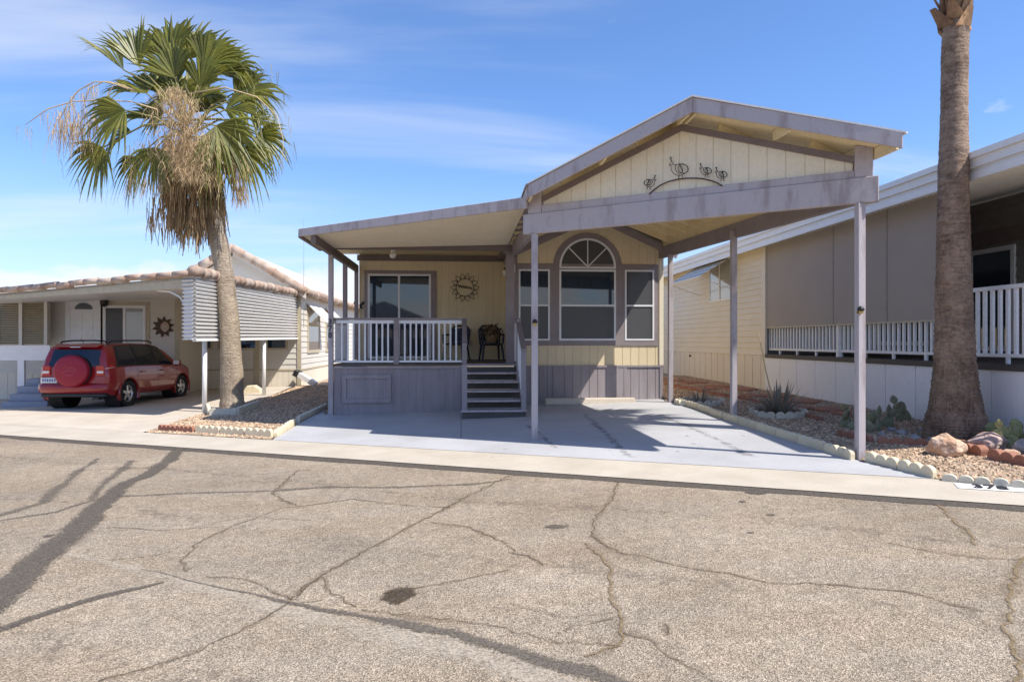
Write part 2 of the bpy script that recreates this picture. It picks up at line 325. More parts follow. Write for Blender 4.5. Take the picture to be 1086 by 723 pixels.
# ------------------------------------------------------------------ building helpers
ORG = {}
class MB:
    def __init__(s): s.v = []; s.f = []; s.uv = None
    def add(s, vs, fs):
        k = len(s.v); s.v += [Vector(q) for q in vs]; s.f += [tuple(i + k for i in f) for f in fs]; return s
    def hexa(s, p):   # 4 bottom then 4 top (same order)
        return s.add(p, [(3, 2, 1, 0), (4, 5, 6, 7), (0, 1, 5, 4), (1, 2, 6, 5), (2, 3, 7, 6), (3, 0, 4, 7)])
    def box(s, x0, x1, y0, y1, z0, z1):
        return s.hexa([(x0, y0, z0), (x1, y0, z0), (x1, y1, z0), (x0, y1, z0), (x0, y0, z1), (x1, y0, z1), (x1, y1, z1), (x0, y1, z1)])
    def bar(s, p, q, w, h, up=UP):
        """box from p to q, centred, w wide (sideways), h high"""
        p = Vector(p); q = Vector(q); d = (q - p).normalized(); side = d.cross(Vector(up))
        if side.length < 1e-4: side = d.cross(Vector((1, 0, 0)))
        side.normalize(); u = side.cross(d).normalized()
        a = side * w / 2; b = u * h / 2
        return s.hexa([p - a - b, p + a - b, q + a - b, q - a - b, p - a + b, p + a + b, q + a + b, q - a + b])
    def pbox(s, pl, u0, u1, z0, z1, o0, o1):
        return s.hexa([pl.p(u0, z0, o1), pl.p(u1, z0, o1), pl.p(u1, z0, o0), pl.p(u0, z0, o0), pl.p(u0, z1, o1), pl.p(u1, z1, o1), pl.p(u1, z1, o0), pl.p(u0, z1, o0)])
    def prism(s, pts, ext):
        n = len(pts); e = Vector(ext); a = [Vector(p) for p in pts]
        return s.add(a + [p + e for p in a], [tuple(range(n))[::-1], tuple(range(n, 2 * n))] + [(i, (i + 1) % n, n + (i + 1) % n, n + i) for i in range(n)])
    def quad(s, *p): return s.add(p, [tuple(range(len(p)))])
    def tube(s, pts, r, n=8, cap=True, closed=False):
        pts = [Vector(p) for p in pts]; m = len(pts); rs = r if isinstance(r, (list, tuple)) else [r] * m
        k = len(s.v); nrm = None
        for i, p in enumerate(pts):
            if closed: t = pts[(i + 1) % m] - pts[i - 1]
            else: t = pts[min(i + 1, m - 1)] - pts[max(i - 1, 0)]
            t.normalize()
            if nrm is None: nrm = t.orthogonal().normalized()
            nrm = (nrm - t * nrm.dot(t)); nrm = nrm.normalized() if nrm.length > 1e-6 else t.orthogonal().normalized()
            bn = t.cross(nrm)
            for j in range(n):
                a = 2 * math.pi * j / n; s.v.append(p + (nrm * math.cos(a) + bn * math.sin(a)) * rs[i])
        for i in range(m if closed else m - 1):
            for j in range(n):
                a = k + i * n + j; b = k + i * n + (j + 1) % n; i2 = (i + 1) % m
                s.f.append((a, b, k + i2 * n + (j + 1) % n, k + i2 * n + j))
        if cap and not closed: s.f.append(tuple(range(k, k + n))[::-1]); s.f.append(tuple(range(k + (m - 1) * n, k + m * n)))
        return s
    def lathe(s, prof, c, axis=UP, n=24, cap=True):
        """prof list of (r, h) along axis"""
        ax = Vector(axis).normalized(); a = ax.orthogonal().normalized(); b = ax.cross(a); c = Vector(c); k = len(s.v)
        for r, h in prof:
            for j in range(n):
                t = 2 * math.pi * j / n; s.v.append(c + ax * h + (a * math.cos(t) + b * math.sin(t)) * r)
        for i in range(len(prof) - 1):
            for j in range(n): s.f.append((k + i * n + j, k + i * n + (j + 1) % n, k + (i + 1) * n + (j + 1) % n, k + (i + 1) * n + j))
        if cap and prof[0][0] > 1e-4: s.f.append(tuple(range(k, k + n))[::-1])
        if cap and prof[-1][0] > 1e-4: s.f.append(tuple(range(k + (len(prof) - 1) * n, k + len(prof) * n)))
        return s
    def build(s, name, mat, parent=None, smooth=False, bevel=0, org=None):
        o3 = Vector((0, 0, 0))
        if parent is not None: o3 = ORG.get(parent.name, o3)
        elif org is not None: o3 = Vector(org)
        me = bpy.data.meshes.new(name)
        me.from_pydata([tuple(v - o3) for v in s.v], [], s.f)
        if s.uv:
            ul = me.uv_layers.new(name='UVMap')
            for l in me.loops: ul.data[l.index].uv = s.uv[l.vertex_index]
        me.materials.append(MAT[mat])
        bm = bmesh.new(); bm.from_mesh(me); bmesh.ops.recalc_face_normals(bm, faces=bm.faces); bm.to_mesh(me); bm.free()
        if smooth: me.polygons.foreach_set('use_smooth', [True] * len(me.polygons))
        o = bpy.data.objects.new(name, me); COL.objects.link(o)
        if parent is not None: o.parent = parent
        else: o.location = o3
        ORG[o.name] = o3
        if bevel:
            md = o.modifiers.new('bevel', 'BEVEL'); md.width = bevel; md.segments = 1; md.limit_method = 'ANGLE'; md.angle_limit = R(40)
        return o
def build_each(mb, name, mat, parent, **kw):
    n = len(mb.v); par = list(range(n))
    def find(a):
        while par[a] != a: par[a] = par[par[a]]; a = par[a]
        return a
    for f in mb.f:
        for b in f[1:]: par[find(f[0])] = find(b)
    comp = {}
    for f in mb.f: comp.setdefault(find(f[0]), []).append(f)
    out = []
    for fs in comp.values():
        ids = sorted({i for f in fs for i in f}); mp = {i: k for k, i in enumerate(ids)}
        q = MB(); q.v = [mb.v[i] for i in ids]; q.f = [tuple(mp[i] for i in f) for f in fs]; out.append(q.build(name, mat, parent, **kw))
    return out
def tag(o, label=None, cat=None, group=None, kind=None):
    if label: o['label'] = label
    if cat: o['category'] = cat
    if group: o['group'] = group
    if kind: o['kind'] = kind
    return o
def thing(name, loc, label, cat, group=None, rz=0):
    o = bpy.data.objects.new(name, None); COL.objects.link(o); o.location = loc; o.empty_display_size = .2
    ORG[o.name] = Vector(loc); o.rotation_euler = (0, 0, rz)
    return tag(o, label, cat, group)
def copy_tree(o, parent=None):
    c = o.copy(); COL.objects.link(c)
    if parent is not None: c.parent = parent
    for ch in list(o.children): copy_tree(ch, c)
    return c
def sheet(name, poly, off, mat, splits=True, org=None):
    """flat ground polygon draped on the ground plane"""
    bm = bmesh.new(); vs = [bm.verts.new((p[0], p[1], 0)) for p in poly]; bm.faces.new(vs)
    if bm.faces: pass
    for d in (-14, 14, 40):
        bmesh.ops.bisect_plane(bm, geom=bm.verts[:] + bm.edges[:] + bm.faces[:], plane_co=FW * d, plane_no=FW)
    for d in (-25, 25):
        bmesh.ops.bisect_plane(bm, geom=bm.verts[:] + bm.edges[:] + bm.faces[:], plane_co=RT * d, plane_no=RT)
    bmesh.ops.triangulate(bm, faces=bm.faces)
    for v in bm.verts: v.co.z = gz(v.co.x, v.co.y) + off
    bmesh.ops.recalc_face_normals(bm, faces=bm.faces)
    if sum(f.normal.z for f in bm.faces) < 0: bmesh.ops.reverse_faces(bm, faces=bm.faces)
    me = bpy.data.meshes.new(name); bm.to_mesh(me); bm.free(); me.materials.append(MAT[mat])
    o = bpy.data.objects.new(name, me); COL.objects.link(o); tag(o, kind='structure'); return o

def vsiding(mb, pl, u0, u1, zb, zt, pitch=.2, groove=.014, depth=.01, off=0):
    """upright grooved boards between zb(u) and zt(u)"""
    zb = zb if callable(zb) else (lambda u, z=zb: z); zt = zt if callable(zt) else (lambda u, z=zt: z)
    prof = []; u = u0
    first = True
    while u < u1 - 1e-6:
        e = min(u + pitch, u1)
        g = min(groove, (e - u) * .3)
        prof += [(u, off), (e - g, off), (e - g + .001, off - depth), (e - .001, off - depth)]
        u = e
    prof[-2:] = [(u1, off)]; prof = [q for q in prof if q[0] <= u1]
    k = len(mb.v)
    for (uu, o) in prof: mb.v += [pl.p(uu, zb(uu), o), pl.p(uu, max(zt(uu), zb(uu) + .001), o)]
    for i in range(len(prof) - 1): mb.f.append((k + 2 * i, k + 2 * i + 2, k + 2 * i + 3, k + 2 * i + 1))
    return mb
def hsiding(mb, pl, u0, u1, z0, z1, lap=.115, depth=.016, off=0, u0f=None, u1f=None):
    z = z0; k = len(mb.v); prof = []
    while z < z1 - 1e-6:
        e = min(z + lap, z1); prof += [(z, off + depth), (e - .002, off)]; z = e
    for (zz, o) in prof:
        a = u0f(zz) if u0f else u0; b = u1f(zz) if u1f else u1
        mb.v += [pl.p(a, zz, o), pl.p(b, zz, o)]
    for i in range(len(prof) - 1): mb.f.append((k + 2 * i, k + 2 * i + 1, k + 2 * i + 3, k + 2 * i + 2))
    return mb
def window(parent, pl, u0, u1, z0, z1, fw=.045, mid=None, vmid=None, mat='white_paint', glass='window_glass', lower=None, name='window', o=.03):
    f = MB()
    f.pbox(pl, u0, u1, z0, z0 + fw, 0, o).pbox(pl, u0, u1, z1 - fw, z1, 0, o)
    f.pbox(pl, u0, u0 + fw, z0 + fw, z1 - fw, 0, o).pbox(pl, u1 - fw, u1, z0 + fw, z1 - fw, 0, o)
    if mid: f.pbox(pl, u0 + fw, u1 - fw, mid - fw / 2, mid + fw / 2, 0, o + .004)
    if vmid: f.pbox(pl, vmid - fw / 2, vmid + fw / 2, z0 + fw, z1 - fw, 0, o + .004)
    w = f.build(name, mat, parent)
    def pane(a, b, c, d, g): MB().pbox(pl, a, b, c, d, max(.002, o - .024), max(.012, o - .014)).build('pane', g, w)
    if mid:
        pane(u0 + fw, u1 - fw, mid + fw / 2, z1 - fw, glass); pane(u0 + fw, u1 - fw, z0 + fw, mid - fw / 2, lower or glass)
    elif vmid:
        pane(u0 + fw, vmid - fw / 2, z0 + fw, z1 - fw, glass); pane(vmid + fw / 2, u1 - fw, z0 + fw, z1 - fw, lower or glass)
    else: pane(u0 + fw, u1 - fw, z0 + fw, z1 - fw, glass)
    return w
def text(name, body, mat, size, M4, parent=None, thick=.004):
    c = bpy.data.curves.new(name, 'FONT'); c.body = body; c.size = size; c.align_x = 'CENTER'; c.align_y = 'CENTER'; c.extrude = thick; c.offset = size * .022
    o = bpy.data.objects.new(name, c); COL.objects.link(o)
    dg = bpy.context.evaluated_depsgraph_get(); me = bpy.data.meshes.new_from_object(o.evaluated_get(dg))
    bpy.data.objects.remove(o); me.transform(M4)
    mb = MB(); mb.v = [v.co.copy() for v in me.vertices]; mb.f = [tuple(p.vertices) for p in me.polygons]
    return mb.build(name, mat, parent)
def basis(o, x, y, z):
    m = Matrix((x, y, z)).transposed().to_4x4(); m.translation = o; return m

# ------------------------------------------------------------------ the ground, road, pavements
bmg = bmesh.new()
ds = [-500, -14, 14, 40, 900]; xs = [-700, -25, 25, 700]
gv = [[bmg.verts.new((0, 0, 0)) for _ in xs] for _ in ds]
for i, d in enumerate(ds):
    for j, x in enumerate(xs):
        p = FW * d + RT * x; gv[i][j].co = (p.x, p.y, gz(p.x, p.y) - .03)
for i in range(len(ds) - 1):
    for j in range(len(xs) - 1): bmg.faces.new((gv[i][j], gv[i][j + 1], gv[i + 1][j + 1], gv[i + 1][j]))
me = bpy.data.meshes.new('ground'); bmg.to_mesh(me); bmg.free(); me.materials.append(MAT['earth'])
go = bpy.data.objects.new('ground', me); COL.objects.link(go); tag(go, kind='structure')

def G2(px, py): p = onG(px, py); return V(p.x, p.y)
ra, rb = G2(0, 461.5), G2(1086, 537)
SD = (rb - ra).normalized()                      # along the street, towards the right
SN = V(SD.y, -SD.x)                              # towards the camera
if SN.y > 0: SN = -SN
f0 = ra - SD * 120; f1 = rb + SD * 120
sheet('road', [f0, f1, f1 + SN * 22, f0 + SN * 22], 0, 'asphalt')
aw = abs((G2(640, 488) - ra).dot(SN))
sheet('gutter_apron', [f0 - SN * aw, f1 - SN * aw, f1 + SN * .0, f0 + SN * .0], .012, 'concrete_apron')
def ribbon(name, pts, w, mat, off=.004, jit=0, sub=1, world=False):
    P = [V(p[0], p[1]) if world else G2(p[0], p[1]) for p in pts]
    ws = w if isinstance(w, (list, tuple)) else [w] * len(P)
    Q = []; WW = []
    for i in range(len(P) - 1):
        L = (P[i + 1] - P[i]).length; n = max(1, int(L / sub))
        nn = V(-(P[i + 1] - P[i]).y, (P[i + 1] - P[i]).x).normalized()
        for k in range(n):
            t = k / n; q = P[i].lerp(P[i + 1], t)
            if jit and (i or k): q = q + nn * random.uniform(-jit, jit)
            Q.append(q); WW.append(ws[i] * (1 - t) + ws[i + 1] * t)
    Q.append(P[-1]); WW.append(ws[-1])
    mb = MB(); mb.uv = []
    for i, q in enumerate(Q):
        t = (Q[min(i + 1, len(Q) - 1)] - Q[max(i - 1, 0)]).normalized(); n = V(-t.y, t.x)
        for sgn, u in ((-1, 0), (1, 1)):
            e = q + n * WW[i] / 2 * sgn; mb.v.append(V(e.x, e.y, gz(e.x, e.y) + off)); mb.uv.append((u, i))
        if i: mb.f.append((2 * i - 2, 2 * i, 2 * i + 1, 2 * i - 1))
    o = mb.build(name, mat); tag(o, kind='structure'); return o
edge = [ra + SD * t for t in range(-10, 40, 1)]
ribbon('road_edge_dirt', [(p + SN * .09) for p in edge], .26, 'edge_dirt', .0045, .03, .4, True)
ribbon('road_tar_band', [(196, 472), (180, 488), (153, 505), (131, 513), (112, 530), (92, 552), (80, 565), (58, 580), (37, 600), (0, 634), (-60, 690)], [.34, .3, .3, .33, .36, .4, .43, .48, .42, .4, .38], 'tar', .008, .02, .15)
ribbon('road_tar_line', [(-40, 684), (0, 668), (30, 656), (65, 646), (110, 632), (174, 617)], [.14, .15, .14, .13, .12, .05], 'tar', .006, .015, .1)
ribbon('road_tyre_mark', [(-30, 553), (0, 546), (45, 533), (75, 506), (104, 486)], [.3, .28, .26, .25, .2], 'tyre_mark', .005, .02, .3)
ribbon('road_tyre_mark', [(0, 552), (60, 543), (95, 531), (115, 510), (140, 488)], [.12, .15, .2, .24, .2], 'tyre_mark', .0055, .02, .3)
ribbon('road_scuff', [(124, 526), (200, 523), (288, 521), (348, 516), (423, 517), (502, 514), (540, 508)], [.2, .16, .16, .15, .15, .17, .1], 'tyre_mark', .005, .03, .4)
ribbon('road_pale_wear', [(70, 588), (150, 606), (230, 626), (300, 645), (400, 668), (500, 695), (600, 735), (680, 780)], [.15, .25, .35, .42, .5, .5, .45, .4], 'pale_wear', .004, .02, .3)
ribbon('road_seam', [(150, 604), (230, 622), (308, 640), (413, 660), (480, 671), (545, 692), (620, 712), (700, 740), (760, 770)], [.02, .03, .08, .14, .17, .19, .2, .18, .16], 'seam', .0065, .015, .12)
def crk(pts, w=.035, mat='crack_dark', j=.022):
    ribbon('road_crack', pts, w * .55, mat, .007, j, .06); ribbon('road_crack_halo', pts, w * 3.2, 'crack_halo', .0035, j, .2)
def zl(l, dx=0, dy=440, s=2.011): return [(x / s + dx, y / s + dy) for x, y in l]
crk(zl([(400, 335), (390, 310), (420, 275), (490, 240), (600, 200), (750, 180), (890, 195), (960, 197)]), .035)
crk(zl([(580, 165), (600, 180), (632, 193)]), .04)
crk(zl([(635, 118), (600, 150), (580, 168)]), .04)
crk(zl([(1086, 130), (1000, 172), (930, 210), (800, 280), (690, 340), (625, 390), (560, 440), (430, 500), (320, 540), (210, 568)]), .045)
crk(zl([(918, 228), (1000, 240), (1060, 265), (1100, 292)]), .045)
crk(zl([(230, 240), (350, 246), (480, 238)]), .03)
crk(zl([(230, 310), (330, 300), (370, 290)]), .02)
crk(zl([(440, 345), (520, 350), (630, 395), (640, 370), (690, 345), (700, 375), (760, 410)]), .03)
crk(zl([(770, 415), (900, 432), (1000, 440), (1086, 455)]), .025)
crk(zl([(880, 370), (1000, 350), (1086, 330)]), .022)
crk(zl([(570, 430), (620, 400), (690, 395)]), .02)
z2 = lambda l: zl(l, 540, 440, 1.989)
crk(z2([(230, 140), (215, 180), (180, 220), (175, 255), (230, 290), (300, 303), (370, 320), (460, 335), (550, 355), (650, 356), (750, 365), (830, 372), (900, 390), (1000, 415)]), .04)
crk(z2([(160, 270), (215, 320), (215, 380), (240, 450), (230, 490), (160, 510)]), .045, 'crack_tan')
crk(z2([(0, 290), (40, 297), (72, 317)]), .045)
crk(z2([(0, 455), (100, 478), (170, 482), (235, 488)]), .035)
crk(z2([(905, 190), (930, 215), (960, 240), (985, 275)]), .05, 'crack_tan')
crk(z2([(1086, 300), (1055, 370), (1060, 420), (1045, 455), (1075, 500), (1072, 560), (1080, 600)]), .06, 'crack_tan')
crk(z2([(115, 455), (160, 440), (220, 430)]), .03)
crk(z2([(800, 270), (900, 290), (1000, 302), (1086, 306)]), .025)
crk(z2([(330, 440), (335, 465)]), .03)
crk(z2([(240, 460), (290, 470), (330, 500), (430, 563)]), .03)
for pts in ([(60, 500), (160, 495), (250, 505), (330, 498)], [(200, 560), (260, 548), (330, 552)], [(640, 520), (700, 512), (760, 516)], [(540, 640), (600, 655), (650, 650)]):
    crk(pts, .016)
for t0, wd in ((1.35, .5), (3.0, .5), (5.2, .6)):
    ribbon('road_wheel_track', [(p + SN * (aw * .0 + t0 + .1 * math.sin(k))) for k, p in enumerate(edge)], wd, 'track_wear', .0025, .05, 1, True)
# round asphalt plug and small oil spots
def blot(name, px, py, rw, rd, mat, k=14, label=None, off=.006):
    if name.startswith('driveway'): off = .02
    c = onG(px, py); mb = MB(); mb.uv = []
    mb.v.append(V(c.x, c.y, gz(c.x, c.y) + off)); mb.uv.append((.5, 0))
    for i in range(k):
        a = 2 * math.pi * i / k; r = random.uniform(.85, 1.12); e = V(c.x, c.y) + V(RT.x, RT.y) * math.cos(a) * rw * r + V(FW.x, FW.y) * math.sin(a) * rd * r
        mb.v.append(V(e.x, e.y, gz(e.x, e.y) + off)); mb.uv.append((.04, 0)); mb.f.append((0, 1 + i, 1 + (i + 1) % k))
    return tag(mb.build(name, mat), kind='structure')
blot('road_plug', 423, 631, .15, .17, 'plug'); blot('road_plug_rim', 423, 631, .175, .2, 'tyre_mark')
blot('road_oil_spot', 590, 558.5, .17, .1, 'tar'); blot('road_oil_spot', 801, 522, .12, .1, 'edge_dirt'); blot('road_oil_spot', 52, 568, .08, .07, 'tar')
blot('road_oil_spot', 818, 546, .06, .04, 'tar'); blot('road_oil_spot', 787, 532, .05, .05, 'tar'); blot('road_oil_spot', 796, 565, .04, .04, 'tar')

# key places
LF = onG(567, 467); RF = onG(912, 488); RM = onG(778, 447); RB = onG(711, 427)
YA = onG(625, 426).y; YD = onG(420, 438.5).y; YB = 18.5
CP_U = V(RF.x - LF.x, RF.y - LF.y, 0).normalized(); CP_N = V(CP_U.y, -CP_U.x, 0)
if CP_N.y > 0: CP_N = -CP_N
print('KEY', [tuple(round(c, 2) for c in q) for q in (LF, RF, RM, RB)], 'YA', round(YA, 2), 'YD', round(YD, 2), 'road', tuple(SD), 'cp', tuple(CP_U))
XD0 = onY(351, 400, YD).x; XD1 = onY(490, 400, YD).x
XB0 = onY(545, 400, YA).x; XB1 = onY(703, 400, YA).x

def Ga(px, py): p = G2(px, py); return (p.x, p.y)
# main driveway
back = -SN * .005
uplineL = G2(300, 464.5); uplineR = G2(993, 511)
def onap(p):  # snap to the apron's upper line
    return p - SN * ((p - (ra - SN * aw)).dot(SN)) if True else p
dl = onap(uplineL); dr = onap(uplineR)
sheet('driveway', [dl, dr, Ga(912, 490), Ga(778, 448), Ga(711, 427.5), (XB1 + .3, YA + 3), (XD0 - .1, YA + 3), (XD0 - .25, YD + .3), Ga(349, 433)], .016, 'driveway_paint')
for k, (pts, wd) in enumerate((([(620, 440), (640, 458), (668, 486)], .28), ([(700, 440), (750, 462), (800, 486)], .28), ([(560, 452), (590, 476)], .2))): ribbon('driveway_tyre_mark', pts, wd, 'slab_mark', .0195, .02, .3)
ribbon('driveway_joint', [(520, 443), (700, 446), (800, 462)], .012, 'crack_dark', .0192, 0, 1)
for k in range(9): blot('driveway_spot', random.uniform(480, 820), random.uniform(446, 486), random.uniform(.05, .16), random.uniform(.05, .14), 'slab_mark')
ribbon('driveway_joint', [(489, 466), (489, 440)], .02, 'crack_dark', .019, 0, 1)
ll = onap(G2(168, 456)); lfar = onap(G2(-120, 440))
sheet('neighbour_driveway', [lfar - SD * 10, ll, Ga(230, 437), Ga(290, 419), (-5.95, 24.6), (-24, 27), (-34, 22)], .014, 'concrete_beige')

# ------------------------------------------------------------------ main house
XH0 = onY(381, 300, YB).x
ZF = onY(420, 386, YD).z            # porch floor
house = thing('mobile_home', (XB0 + 1.5, YA + 2, gz(XB0 + 1.5, YA + 2)), 'yellow manufactured home with arched window, sliding door and taupe skirt', 'house')
PB = Pl((0, YB, 0), (1, 0, 0), (0, -1, 0)); PA = Pl((0, YA, 0), (1, 0, 0), (0, -1, 0))
def PAq(px, py): return PA.uv(px, py)
def PBq(px, py): return PB.uv(px, py)
zSk = PAq(620, 388)[1]
# bay gable line
zr1 = PAq(706, 266)[1]; zr2 = PAq(658, 243)[1]; x1, x2 = PAq(706, 266)[0], PAq(658, 243)[0]
sl = (zr2 - zr1) / (x1 - x2); XR = (XB0 + XB1) / 2 + .1
def zbay(x): return zr1 + sl * (x1 - XR) - sl * abs(x - XR)
w = MB(); vsiding(w, PA, XB0, XB1, zSk, zbay, .2)
w.quad((XB0, YA, zSk), (XB0, YB, zSk), (XB0, YB, zbay(XB0)), (XB0, YA, zbay(XB0)))
w.quad((XB1, YA, gz(XB1, YA)), (XB1, YA + 9, gz(XB1, YA)), (XB1, YA + 9, zbay(XB1)), (XB1, YA, zbay(XB1)))
w.build('wall', 'yellow_siding', house)
w = MB(); vsiding(w, PB, XH0, XB0, ZF - .1, ZF + 3.1, .2)
w.quad((XH0, YB, gz(XH0, YB) - .1), (XH0, YB + 7, gz(XH0, YB) - .1), (XH0, YB + 7, ZF + 3.1), (XH0, YB, ZF + 3.1)); w.build('wall', 'yellow_siding', house)
w = MB(); vsiding(w, PA, XB0, XB1, lambda u: gz(u, YA) - .05, zSk, .2, off=.012)
w.pbox(PA, XB0, XB1, zSk - .03, zSk + .015, .01, .035)
for px in (553, 588, 655, 663, 701):
    u = PAq(px, 400)[0]; w.pbox(PA, u - .035, u + .035, gz(u, YA) - .05, zSk - .03, .005, .03)
w.pbox(PA, PAq(655, 400)[0] - .03, PAq(663, 400)[0] + .03, gz(XB1, YA), zSk - .03, .004, .024)
w.build('skirt', 'taupe_skirt', house)
# brown trims round the bay windows
t = MB()
zt1 = PAq(620, 281)[1]; zt0 = PAq(620, 286)[1]; zb1 = PAq(620, 361)[1]; zb0 = PAq(620, 365)[1]
uL0, uL1 = PAq(550, 300)[0], PAq(583, 300)[0]; uC0, uC1 = PAq(593, 300)[0], PAq(653, 300)[0]; uR0, uR1 = PAq(662.5, 300)[0], PAq(693.5, 300)[0]
o1 = .022
t.pbox(PA, XB0, uR1 + .1, zt0, zt1 + .02, 0, o1).pbox(PA, XB0, uR1 + .1, zb0 - .03, zb1, 0, o1)
for a, b in ((XB0, uL0), (uL1, uC0), (uC1, uR0), (uR1, uR1 + .1)): t.pbox(PA, a, b, zb1, zt0, 0, o1)
cx, ca = (uC0 + uC1) / 2, PAq(620, 284)[1]; ro = (PAq(659, 280)[0] - PAq(586, 280)[0]) / 2; ri = (uC1 - uC0) / 2
n = 28
for i in range(n):
    a0, a1 = math.pi * i / n, math.pi * (i + 1) / n
    q = lambda r, a, o: PA.p(cx + r * math.cos(a), max(ca + r * math.sin(a), zt1 + .0205), o)
    if q(ro, (a0 + a1) / 2, 0).z > zt1 + .03: t.hexa([q(ri, a0, o1), q(ro, a0, o1), q(ro, a0, 0), q(ri, a0, 0), q(ri, a1, o1), q(ro, a1, o1), q(ro, a1, 0), q(ri, a1, 0)])
t.build('window_trim', 'taupe_clean', house)
t = MB(); t.pbox(PA, XB1 - .09, XB1 + .01, zSk + .02, zbay(XB1) - .12, 0, .025); t.build('corner_trim', 'cream_gable', house)
t = MB(); t.pbox(PA, XB0 - .02, XB0 + .08, zSk + .02, zbay(XB0) - .1, 0, .026); t.build('corner_trim', 'taupe_clean', house)
zm = PAq(620, 324)[1]
zmL = PAq(620, 324)[1]
window(house, PA, uL0, uL1, zb1, zt0, .04, zm, lower='screen_glass')
window(house, PA, uC0, uC1, zb1, zt0, .045, zm, lower='screen_glass')
window(house, PA, uR0, uR1, zb1, zt0, .04, zm, glass='screen_glass', lower='screen_glass')
# sticker on the left window (small notice)
for k in range(4): pass
# arch window
f = MB()
r1, r0 = ri, ri - .05
for i in range(n):
    a0, a1 = math.pi * i / n, math.pi * (i + 1) / n
    q = lambda r, a, o: PA.p(cx + r * math.cos(a), ca + .022 + r * math.sin(a), o)
    f.hexa([q(r0, a0, .032), q(r1, a0, .032), q(r1, a0, 0), q(r0, a0, 0), q(r0, a1, .032), q(r1, a1, .032), q(r1, a1, 0), q(r0, a1, 0)])
f.pbox(PA, cx - r1, cx + r1, ca - .02, ca + .022, 0, .033)
for a in (R(45), R(90), R(135)):
    f.bar(PA.p(cx, ca + .02, .02), PA.p(cx + r0 * math.cos(a), ca + .02 + r0 * math.sin(a), .02), .026, .026)
aw_ = f.build('arched_window', 'white_paint', house)
g = MB(); g.prism([PA.p(cx + (r0 + .01) * math.cos(math.pi * i / n), ca + .02 + (r0 + .01) * math.sin(math.pi * i / n), .012) for i in range(n + 1)], PA.n * -.01); g.build('pane', 'screen_glass', aw_)
# sliding door
du0, du1 = PBq(386.5, 300)[0], PBq(463, 300)[0]; dz1 = PBq(420, 287)[1]
t = MB(); tw = .09
t.pbox(PB, du0, du1, dz1 - tw, dz1, 0, .03).pbox(PB, du0, du0 + tw, ZF, dz1 - tw, 0, .03).pbox(PB, du1 - tw - .06, du1, ZF, dz1 - tw, 0, .03); t.build('door_trim', 'taupe_clean', house)
window(house, PB, du0 + tw, du1 - tw - .06, ZF + .03, dz1 - tw, .055, None, (du0 + du1) / 2 - .04, name='sliding_door')
# frieze trim above the porch wall
t = MB(); t.pbox(PB, XH0 - .05, XB0, PBq(450, 277)[1] - .0, PBq(450, 271)[1], 0, .05); t.build('frieze_board', 'brown_trim', house)
# lower house roof behind the carport
t = MB(); yb0, yb1 = YA - .22, YA + 9
for sx, xe in ((-1, XB0 - .1), (1, XB1 + .28)):
    t.hexa([(XR, yb0, zbay(XR) + .03), (xe, yb0, zbay(xe) + .03), (xe, yb1, zbay(xe) + .03), (XR, yb1, zbay(XR) + .03), (XR, yb0, zbay(XR) + .09), (xe, yb0, zbay(xe) + .09), (xe, yb1, zbay(xe) + .09), (XR, yb1, zbay(XR) + .09)])
t.build('roof', 'roof_grey', house)
t = MB()
for xe in (XB0 - .1, XB1 + .28):
    a, b = V(XR, yb0 - .02, zbay(XR) - .04), V(xe, yb0 - .02, zbay(xe) - .04); t.bar(a, b, .04, .16)
t.build('rake_trim', 'taupe_clean', house)
o = MB().pbox(PB, PBq(496, 360)[0], PBq(501, 360)[0], PBq(498, 367)[1], PBq(498, 361)[1], 0, .02).build('outlet_box', 'tan_trim', house)
# dark under-floor filler
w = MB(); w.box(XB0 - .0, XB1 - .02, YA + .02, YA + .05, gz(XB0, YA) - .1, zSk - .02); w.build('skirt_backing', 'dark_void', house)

# ------------------------------------------------------------------ carport
cp = thing('carport', (LF.x, LF.y, LF.z), 'skewed gable carport with taupe beams, quail silhouettes and yellow underside', 'carport')
PG = Pl(LF, CP_U, CP_N)                           # beam plane
lw = (RF - LF).dot(CP_U)
def PGq(px, py): return PG.uv(px, py)
zb_ = (PGq(567, 248)[1] + PGq(911, 216)[1]) / 2; zbt = (PGq(567, 227)[1] + PGq(911, 189)[1]) / 2
print('beam', PGq(567, 248)[1], PGq(911, 216)[1], 'top', PGq(567, 227)[1], PGq(911, 189)[1], 'len', lw)
ub0, ub1 = PGq(556, 237)[0], PGq(932, 205)[0]
zLb, zRb = PGq(567, 248)[1], PGq(911, 216)[1]; zLt, zRt = PGq(567, 227)[1], PGq(911, 189)[1]
def zlin(u, a, b): return a + (b - a) * u / lw
def gbeam(u0, u1, za, zb, o0, o1, m):
    m.hexa([PG.p(u0, zlin(u0, *za), o1), PG.p(u1, zlin(u1, *za), o1), PG.p(u1, zlin(u1, *za), o0), PG.p(u0, zlin(u0, *za), o0), PG.p(u0, zlin(u0, *zb), o1), PG.p(u1, zlin(u1, *zb), o1), PG.p(u1, zlin(u1, *zb), o0), PG.p(u0, zlin(u0, *zb), o0)]); return m
gbeam(ub0, ub1, (zLb, zRb), (zLt, zRt), -.05, .05, MB()).build('beam', 'taupe_paint', cp, bevel=.008)
uh0, uh1 = PGq(575, 222)[0], PGq(906, 186)[0]
zHt = (PGq(575, 218)[1], PGq(906, 181.5)[1])
gbeam(uh0, uh1, (zLt + .002, zRt + .002), zHt, -.04, .03, MB()).build('header_board', 'taupe_paint', cp, bevel=.006)
def post(px0, px1, base, name='post', w=.1, top=None, d=None):
    return MB().box(base.x - w / 2, base.x + w / 2, base.y - w / 2, base.y + w / 2, gz(base.x, base.y) - .02, top).build(name, 'taupe_paint', cp, bevel=.008)
